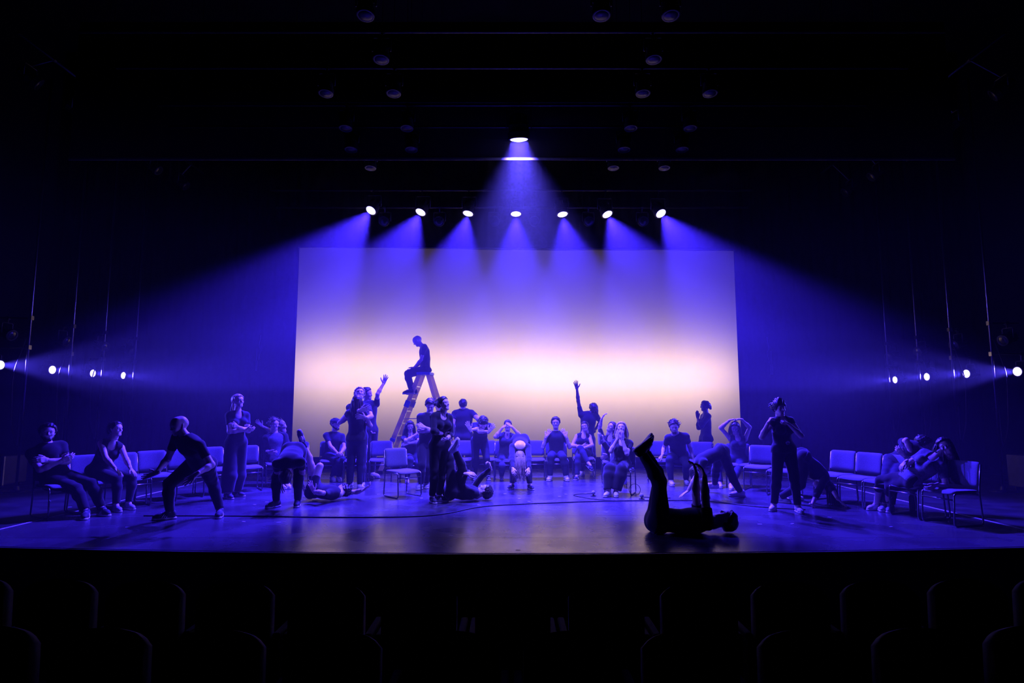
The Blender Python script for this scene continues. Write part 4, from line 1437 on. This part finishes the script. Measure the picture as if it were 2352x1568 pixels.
PR[11] = person('tall performer facing the house, face tipped up, arms wrapped round the hug', 'zA', (320, 790), (335, 440), (345, 290), 0, Y=PR[10]['P'][1] + 0.28, H=1.86, look=(15, 30, 0), re=(165, 490), rw=(350, 485, -0.50), rt=(460, 455), le=(525, 580), lw=(415, 570, -0.50), lt=(310, 550),
                ra=('f', 0.02, 0, 0), la=('f', 0.02, 0, 0), rhand='open', lhand='open', rpalm=(0, 1, 0), lpalm=(0, 1, 0), hair='short', hcol='hair_blond', shoes='white', seed=11)
PR[12] = person('standing man beside the hugging pair reaching one arm high', 'zA', (470, 720), (455, 405), (432, 288), 60, Y=13.9, H=1.95, sface=40, look=(80, 5, 0), le=(560, 290), lw=(632, 160, 0.0), lt=(662, 75), lhand='open', lpalm=(0, -1, 0.2), rw=('b', 0.08, 0.05, -0.5),
                ra=('f', 0, 0, 0), la=('f', 0, 0, 0), shoes='white', top='navy_cloth', hair='short', seed=12)
PR[13] = person('man sitting on top of the step ladder, head bowed', 'z4', (405, 378), (398, 205), (342, 150), -80, Y=LAD_Y, H=1.80, look=(-88, -34, 0), le=(400, 300), lw=(318, 362, -0.1), lt=(285, 385), rw=(325, 362, 0.12), re=(400, 300), la=(295, 545, -0.16), lk=(235, 425),
                ra=(318, 548, 0.16), rk=(245, 425), lfoot=(-1, -0.1, -0.05), rfoot=(-1, 0.1, -0.05), hair='bald', top='navy_cloth', shoes='dark', seed=13)
PR[14] = person('long-haired woman seated near the ladder with crossed arms, one hand on her shoulder', 'zB', (345, 870), (325, 645), (322, 520), 15, Y='seat', H=1.66, fem=True, look=(15, -8, 8), re=(265, 700), rw=(395, 615, -0.25), rt=(440, 570), le=(450, 690), lw=(300, 722, -0.3), lt=(245, 735),
                ra=(285, 1145, G), la=(435, 1125, G), rk=(330, 880), lk=(410, 880), hair='long', shoes='white', top='navy_cloth', bottom='denim', seed=14)
PR[15] = person('standing man with folded arms and bowed head behind the woman touching her stomach', 'zB', (520, 745), (548, 400), (566, 268), 10, H=1.76, look=(5, -28, 0), lw='crossed', rw='crossed', ra=(455, 1215, G), la=(520, 1200, G), top='navy_cloth', bottom='navy_cloth', shoes='grey', hair='short', seed=15, rfoot=-10)
PR[16] = person('standing woman in front of the ladder with one hand on her stomach, looking up', 'zB', (680, 740), (700, 395), (722, 250), 38, H=1.76, fem=True, sface=35, look=(62, 14, 0), re=(600, 570), rw=(715, 605, -0.05), rt=(800, 650), rpalm=(-0.3, 0.9, 0), lw=('b', 0.0, 0.22, -0.36), ra=(590, 1370, G), la=(665, 1355, G),
                rfoot=25, lfoot=70, sleeve='three', shoes='stripe', hair='bun', seed=16, vox=0.012, rhand='open')
PR[17] = person('performer lying on the floor with legs folded up and arms raised beside the standing woman', 'z5', (85, 1290), (325, 1308, 'z', 0.14), (450, 1298, 'z', 0.15), 0, Y=10.45, H=1.72, left=(0.2, -1, 0), look=(-15, -12), rk=(255, 1035), ra=(130, 795, -0.2), lk=(95, 935), la=(35, 700, 0.1), kneehint=(0.5, 0, 0.8),
                lw=(270, 1085, -0.25), le=(180, 1165), lt=(375, 1085), rw=(560, 1020, 0.05), re=(440, 1150), rt=(545, 950), rhand='grip', hair='short', sleeve='long', shoes='white', sock='sock', seed=17, rfoot=(0.55, -0.2, 0.8))
PR[18] = person('heavy-set standing man in silhouette behind the chairs', 'z5', (235, 640), (232, 355), (228, 258), 175, Y=14.5, H=1.78, build=1.3, look=(180, -4, 0), lw=(130, 590, 0.0), le=(105, 490), rw=(440, 470, 0.0), re=(380, 400), ra=('f', 0.03, 0, 0), la=('f', 0.03, 0, 0), shoes='white', top='navy_cloth', hair='crop', seed=18, vox=0.016)
PR[19] = person('man bent over with crossed arms and his face to the floor', 'z5', (425, 690), (450, 510, 'n'), (470, 475, 'n'), 8, H=1.76, look=(5, -62, 0), lw=(315, 560, -0.35), lt=(290, 510), le=(520, 610), rw=(540, 580, -0.4), rt=(565, 545), re=(350, 620), ra=(365, 1110, G), la=(530, 1110, G), lhand='open', rhand='open', hair='short', top='navy_cloth', bottom='denim', shoes='grey', seed=19)
PR[20] = person('seated performer cupping both hands over the eyes', 'z5', (735, 865), (755, 630), (765, 505), 5, Y='seat', H=1.68, fem=True, look=(0, 0, 0), re=(605, 660), rw=(700, 535, -0.25), rt=(765, 490), le=(895, 610), lw=(815, 525, -0.25), lt=(770, 490), rhand='flat', lhand='flat', rpalm=(0, 0.6, -0.8), lpalm=(0, 0.6, -0.8),
                ra=(690, 1115, G), la=(845, 1115, G), rk=(700, 865), lk=(820, 865), hair='bun', hcol='hair_brown', shoes='white', bottom='denim', top='navy_cloth', seed=20)
PR[21] = person('woman folded forward, blond hair hanging to the floor and bare upper back', 'z5', (915, 700), (912, 765, 'n'), (910, 880), 0, Y=12.15, H=1.70, fem=True, look=(0, -118, 0), re=(785, 900), rw=(825, 1075, -0.5), le=(1065, 900), lw=(1020, 1075, -0.5), ra=(815, 1215, G), la=(1030, 1220, G), rk=(815, 980), lk=(1030, 980), rfoot=-20, lfoot=20,
                hair='hang', hcol='hair_blond', hairlen=0.9, scoop=True, sleeve='long', top='navy_cloth', bottom='denim', shoes='dark', seed=21)
PR[22] = person('seated man facing the house with a hand on each shoulder', 'z5', (1350, 855), (1345, 615), (1340, 478), 0, Y='seat', H=1.78, look=(-3, 2, 0), re=(1205, 745), rw=(1228, 640, -0.14), rt=(1265, 575, 0.03), le=(1495, 745), lw=(1462, 640, -0.14), lt=(1430, 575, 0.03), rpalm=(0.3, 1, -0.3), lpalm=(-0.3, 1, -0.3), ra=(1275, 1120, G), la=(1462, 1120, G), rk=(1270, 870), lk=(1430, 870),
                rhand='open', lhand='open', hair='short', shoes='white', bottom='denim', top='navy_cloth', seed=22, rfoot=-15, lfoot=8)
PR[23] = person('seated woman in a sleeveless top with crossed legs, face turned aside', 'z6', (290, 890), (292, 690), (312, 585), 0, Y='seat', H=1.66, fem=True, look=(-22, 4, 14), re=(195, 780), rw=(280, 805, -0.25), rt=(340, 800), le=(385, 790), lw=(290, 830, -0.3), lt=(225, 825), ra=(222, 1140, G), rk=(235, 860), la=(352, 1000, -0.55), lk=(270, 845), sleeve='none',
                hair='tied', shoes='stripe', bottom='denim', seed=23, lfoot=(0.4, -0.8, -0.4), rfoot=-20)
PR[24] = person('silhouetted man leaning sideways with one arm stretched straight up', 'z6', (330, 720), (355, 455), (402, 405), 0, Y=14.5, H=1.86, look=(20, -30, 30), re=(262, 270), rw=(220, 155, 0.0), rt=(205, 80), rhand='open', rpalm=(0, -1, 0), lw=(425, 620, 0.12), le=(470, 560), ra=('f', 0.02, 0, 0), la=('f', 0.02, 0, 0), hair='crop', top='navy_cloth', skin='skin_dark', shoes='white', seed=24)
PR[25] = person('laughing woman seated with one foot kicked out sole first and one arm up', 'zC', (560, 780), (500, 490), (530, 300), -5, Y='seat', H=1.68, fem=True, look=(-40, 30, -18), re=(340, 310), rw=(372, 150, -0.05), rt=(395, 105), lw=(480, 750, -0.35), lt=(430, 775), le=(560, 650), rk=(470, 660), ra=(385, 510, -0.55), rfoot=(-0.1, -0.35, 1), la=(770, 1230, G), lk=(740, 990),
                sleeve='elbow', hair='bob', hcol='hair_brown', shoes='grey', top='navy_cloth', seed=25, lhand='open')
PR[26] = person('blond woman on the lone chair screaming with hands at her chin', 'zC', (690, 890), (705, 540), (690, 310), -15, Y='seat', H=1.70, fem=True, look=(-12, 26, 0), re=(525, 690), rw=(625, 490, -0.22), rt=(630, 400), le=(775, 725), lw=(710, 510, -0.22), lt=(715, 400), rpalm=(0.5, 0.6, 0), lpalm=(-0.5, 0.6, 0), ra=(480, 1345, G), la=(600, 1345, G), rk=(500, 910), lk=(730, 910),
                rhand='flat', lhand='flat', rfoot=-30, lfoot=-5, legw=1.7, hair='bob', hcol='hair_blond', shoes='white', seed=26)
PR[27] = person('man in black lying at the front of the stage with legs raised and arms up', 'z7', (365, 1352), (835, 1368), (1060, 1358), 0, Y=7.85, H=1.84, build=1.18, left=(0, -1, 0), look=(0, -8), lk=(385, 935), la=(195, 660, -0.05), rk=(400, 930), ra=(235, 640, 0.1), kneehint=(0.6, 0, 0.5), lfoot=(0.62, 0.0, 0.45), rfoot=(0.55, 0.1, 0.6),
                lw=(845, 905, -0.02), le=(830, 1120), lt=(800, 790), rw=(760, 890, 0.0), re=(705, 1110), rt=(735, 785), sleeve='short', hair='short', shoes='dark', seed=27, vox=0.012)
PR[28] = person('curly-haired man half rising with his hands braced on the chairs beside him', 'z7', (575, 690), (558, 505, 'n'), (530, 405, -0.1), -5, Y=12.95, H=1.78, build=1.05, look=(-10, -12, 0), re=(440, 600), rw=(408, 695, 0.05), rt=(390, 715), le=(690, 620), lw=(728, 725, 0.05), lt=(740, 760), ra=(500, 965, G), la=(655, 950, G), rk=(480, 780), lk=(650, 780),
                hair='curly', hcol='hair_brown', beard=True, shoes='white', top='navy_cloth', bottom='denim', seed=28, rhand='grip', lhand='grip')
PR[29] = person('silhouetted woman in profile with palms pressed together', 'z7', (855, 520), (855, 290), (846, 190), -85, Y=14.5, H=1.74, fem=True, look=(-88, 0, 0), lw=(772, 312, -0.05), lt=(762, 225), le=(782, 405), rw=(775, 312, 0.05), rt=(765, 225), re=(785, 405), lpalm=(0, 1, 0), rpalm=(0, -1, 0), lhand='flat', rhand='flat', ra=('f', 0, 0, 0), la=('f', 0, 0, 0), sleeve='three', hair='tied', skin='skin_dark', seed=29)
PR[30] = person('performer arched over in a downward pose beside the raised legs', 'z7', (1015, 665), (800, 760), (770, 880), -90, Y=10.75, H=1.72, look=(-90, -95, 0), la=(1215, 1075, G), lk=(1120, 850), ra=(945, 1030, G), rk=(930, 850), lfoot=-95, rfoot=-100, lw=(640, 1120, G), lt=(545, 1150), le=(690, 950), rw=(880, 1110, G), re=(860, 950), lhand='open', hair='crop', shoes='white', seed=30, lpalm=(0, 0, -1), rpalm=(0, 0, -1))
PR[31] = person('seated long-haired woman with both arms folded over her head', 'z7', (1190, 735), (1185, 520), (1155, 415), -15, Y='seat', H=1.68, fem=True, look=(-20, -14, 0), re=(1000, 415), rw=(1105, 335, -0.02), rt=(1190, 310), le=(1305, 400), lw=(1220, 325, 0.02), lt=(1130, 320), ra=(1005, 985, G), la=(1115, 1005, G), rk=(965, 775), lk=(1180, 740), sleeve='none', rpalm=(0, 0, -1), lpalm=(0, 0, -1), hair='long', hairlen=0.7, shoes='white', bottom='denim', top='navy_cloth', seed=31)
PR[32] = person('standing woman with piled-up dark hair and both hands at her collar', 'z8', (450, 630), (428, 345), (402, 215), 5, H=1.72, fem=True, look=(8, 4, 0), re=(222, 500), rw=(290, 360, -0.12), rt=(325, 300), le=(645, 525), lw=(500, 375, -0.18), lt=(440, 330), ra=(345, 1205, G), la=(595, 1225, G), rk=(370, 900), lk=(530, 900), rfoot=-35, lfoot=-5, sleeve='cap', hair='updo', shoes='white', buckle=True, seed=32, vox=0.012, rhand='grip', lhand='grip')
PR[33] = person('performer on hands and feet with long dark hair brushing the floor', 'z8', (640, 720), (855, 905), (880, 1040), 62, Y=10.15, H=1.72, fem=True, look=(60, -105, 0), ra=(400, 1130, G), la=(530, 1100, G), rw=(740, 1205, G), rt=(840, 1255), lw=(1045, 1205, G), lt=(1130, 1250), re=(700, 1090), le=(990, 1090), rpalm=(0, 0, -1), lpalm=(0, 0, -1), rhand='open', lhand='open', sleeve='three', hair='long', hairlen=0.8, top='navy_cloth', shoes='white', seed=33)
PR[34] = person('performer slumped sideways over the chair backs behind the reclining woman', 'z9', (820, 540), (985, 385), (1110, 320), -40, Y=9.7, H=1.68, look=(40, -30, 20), re=(960, 300), rw=(1010, 440, -0.1), lw=('b', 0.1, 0.2, -0.3), ra=(680, 1040, G), la=(760, 1050, G), top='navy_cloth', bottom='denim', shoes='grey', hair='short', seed=34)
PR[35] = person('woman with long wavy hair reclining sideways across the end chairs', 'zE', (650, 790), (1010, 490, -0.12), (1185, 300, -0.05), -85, Y=8.95, H=1.74, fem=True, sface=-50, look=(-35, 8, 20), re=(700, 490), rw=(590, 525, -0.05), rt=(510, 610), lw=(1050, 870, -0.35), lt=(945, 935), le=(1180, 760), ra=(150, 1165, G), la=(330, 1175, G), rk=(210, 735), lk=(265, 755), rfoot=-70, lfoot=-75, leg='capri', hair='hang', hairlen=1.1, top='grey_cloth', bottom='black_cloth', shoes='white', seed=35, vox=0.012)

# ------------------------------------------------------------------ chairs round the stage
chair_for(PR[1], 62, 'chair under the bearded man with folded arms')
chair(-6.42, 9.48, 58, 'chair under the seated woman with hands on her knees')
chair_px(312, 9.95, 58, 'empty chair between the seated woman and the crouching bald man')
chair_px(374, 10.42, 52, 'empty chair beside the reaching hand of the crouching bald man')
chair_px(438, 10.93, 48, 'chair hidden behind the crouching bald man')
chair_px(503, 11.4, 44, 'empty chair directly behind the standing woman with folded arms')
chair_px(578, 11.85, 33, 'empty chair between the standing woman and the curly-haired man')
chair_for(PR[5], 30, 'chair under the curly-haired man in a jacket')
chair_px(692, 13.15, 24, 'empty chair behind the kicked-up leg')
chair_for(PR[9], 18, 'chair under the man in the flat cap')
chair_px(822, 13.35, 12, 'chair behind the hugging pair')
chair_px(879, 13.5, 10, 'empty chair between the hugging pair and the ladder')
chair(-1.95, 11.05, 42, 'lone empty chair standing forward of the row, turned aside')
chair_for(PR[14], 8, 'chair under the long-haired woman near the ladder')
chair_px(1062, 13.66, 3, 'empty chair in front of the heavy-set silhouette')
chair_px(1114, 13.68, 0, 'chair behind the bent man with crossed arms')
chair_for(PR[20], 0, 'chair under the performer covering the eyes')
chair_px(1226, 13.65, 0, 'empty chair between the folded woman and the man touching his shoulders')
chair_for(PR[22], 0, 'chair under the man touching his shoulders')
chair_for(PR[23], -2, 'chair under the woman with crossed legs')
chair_for(PR[25], -5, 'chair under the laughing woman')
chair_for(PR[26], -22, 'lone chair under the screaming blond woman')
chair_px(1508, 13.4, -10, 'empty chair under the hand of the half-rising man')
chair_px(1559, 13.25, -12, 'chair behind the half-rising man')
chair_px(1608, 13.1, -14, 'empty chair below the silhouetted praying woman')
chair_for(PR[31], -20, 'chair under the woman with arms over her head')
chair_px(1735, 11.9, -35, 'empty chair between the arms-over-head woman and the woman with the buckle')
chair_px(1790, 11.2, -40, 'chair hidden behind the woman with the belt buckle')
chair_px(1905, 10.5, -62, 'empty chair nearest the long dark hair, first of the right-hand curve')
chair_px(1961, 10.0, -66, 'empty chair in the middle of the right-hand curve')
chair_px(2020, 9.52, -70, 'chair under the slumped performer beside the reclining woman')
chair(5.85, 9.0, -76, 'chair under the reclining woman')
chair(5.98, 8.48, -76, 'end chair that the reclining woman rests her hand on')

# ------------------------------------------------------------------ cables, floor microphones, bottle, cases, marks
def floor_line(name, pts, r, label, m='cable'):
    P = [Vector(atz(u, v, r + 0.004)) for u, v in pts]
    Q = []
    for i in range(len(P) - 1):
        a, b = P[max(0, i - 1)], P[min(len(P) - 1, i + 2)]
        for k in range(8):
            t = k / 8
            p0, p1, p2, p3 = a, P[i], P[i + 1], b
            Q.append(0.5 * ((2 * p1) + (-p0 + p2) * t + (2 * p0 - 5 * p1 + 4 * p2 - p3) * t * t + (-p0 + 3 * p1 - 3 * p2 + p3) * t ** 3))
    Q.append(P[-1])
    o = MB().tube(Q, r, 6).build(name, M[m], None, True)
    tag(o, label, 'cable')
    return o


floor_line('floor_cable', ((330, 1184), (450, 1184), (600, 1185), (720, 1187), (860, 1187), (960, 1185), (1030, 1178), (1100, 1164), (1180, 1158), (1300, 1153), (1400, 1150), (1500, 1149), (1620, 1150), (1740, 1163), (1850, 1170)), 0.008, 'long black cable winding across the front of the stage floor')
floor_line('floor_cable', ((1363, 1133), (1330, 1134), (1318, 1137), (1345, 1143), (1380, 1147), (1420, 1149)), 0.006, 'thin cable running from the microphone left of the lone chair')
floor_line('floor_cable', ((1472, 1141), (1500, 1142), (1540, 1143)), 0.006, 'thin cable running from the microphone right of the lone chair')
for (u, v, s) in ((1363, 1139, 'left'), (1474, 1146, 'right')):
    p = atz(u, v, 0.004)
    t = empty('floor_microphone', p)
    tag(t, 'small floor microphone with a round foam ball %s of the lone chair' % s, 'microphone', 'floor microphones')
    MB().lathe([(0.0, 0.0), (0.05, 0.0), (0.05, 0.012), (0.015, 0.02), (0.012, 0.03)], 14).build('base', M['black_metal'], t)
    MB().lathe([(0.0, 0.022)] + [(0.036 * math.sin(a), 0.062 - 0.036 * math.cos(a)) for a in (0.4, 0.8, 1.2, 1.57, 2.0, 2.4, 2.8)] + [(0.0, 0.098)], 14).build('foam_ball', M['foam'], t, True)
loop = [Vector((0.10 * math.cos(a), 0.03, 0.115 + 0.10 * math.sin(a))) + Vector(atz(1459, 1140, 0.0)) for a in [2 * math.pi * k / 24 for k in range(25)]]
tag(MB().tube(loop, 0.005, 6).build('cable_coil', M['cable'], None, True), 'loop of stiff cable leaning by the leg of the lone chair', 'cable')
bp = atz(2099, 1176, 0.004)
t = empty('water_bottle', bp)
tag(t, 'large clear water bottle on the floor under the end chairs', 'bottle')
MB().lathe([(0.0, 0), (0.05, 0.0), (0.055, 0.02), (0.055, 0.20), (0.05, 0.23), (0.03, 0.265), (0.03, 0.28)], 18).build('bottle_body', M['shoe_grey'], t, True)
MB().lathe([(0.034, 0.28), (0.036, 0.285), (0.036, 0.32), (0.0, 0.325)], 18).build('bottle_cap', M['sole'], t)
for (x, y, sx, sy, sz, lb) in ((-10.3, 12.3, 0.9, 0.6, 0.55, 'dark road case in the left wing behind the boom poles'), (10.0, 11.6, 1.0, 0.6, 0.6, 'dark road case in the right wing behind the boom poles')):
    t = empty('road_case', (x, y, 0.0)); tag(t, lb, 'case')
    MB().box((0, 0, sz / 2 + 0.08), (sx, sy, sz), bev=0.02).build('case_body', M['case'], t)
    for dx in (-1, 1):
        MB().box((dx * sx / 2, -sy / 2, sz / 2 + 0.08), (0.03, 0.03, sz)).build('edge_trim', M['alu'], t)
        MB().box((dx * sx * 0.3, -sy / 2 - 0.01, sz * 0.6), (0.12, 0.02, 0.09)).build('latch', M['steel'], t)
        for dy in (-1, 1):
            MB().lathe([(0.04, -0.015), (0.04, 0.015)], 12, Matrix.Translation((dx * sx * 0.4, dy * sy * 0.35, 0.042)) @ Matrix.Rotation(math.pi / 2, 4, 'X')).build('caster', M['cable'], t)
rnd = random.Random(7)
marks = ((1190, 1264), (1036, 1230), (840, 1221), (700, 1139), (870, 1135), (968, 1144), (1193, 1145), (1160, 1134), (1215, 1152), (1285, 1140), (1300, 1135), (1392, 1176), (613, 1153), (640, 1200), (560, 1198), (585, 1159), (293, 1211), (160, 1165), (113, 1151), (1745, 1204), (1820, 1203), (1905, 1188), (2046, 1210), (1290, 1118), (1345, 1133), (1100, 1160))
tm = MB().box((0, 0, 0), (0.055, 0.02, 0.0012)).mesh('tape_mark', M['tape'])
for i, (u, v) in enumerate(marks):
    p = atz(u, v, 0.0)
    o = link('tape_mark', tm); o.location = (p[0], p[1], 0.0052); o.rotation_euler = (0, 0, rnd.uniform(-0.6, 0.6))
    tag(o, 'tiny pale tape mark stuck on the stage floor', 'tape', 'tape marks on the stage floor')
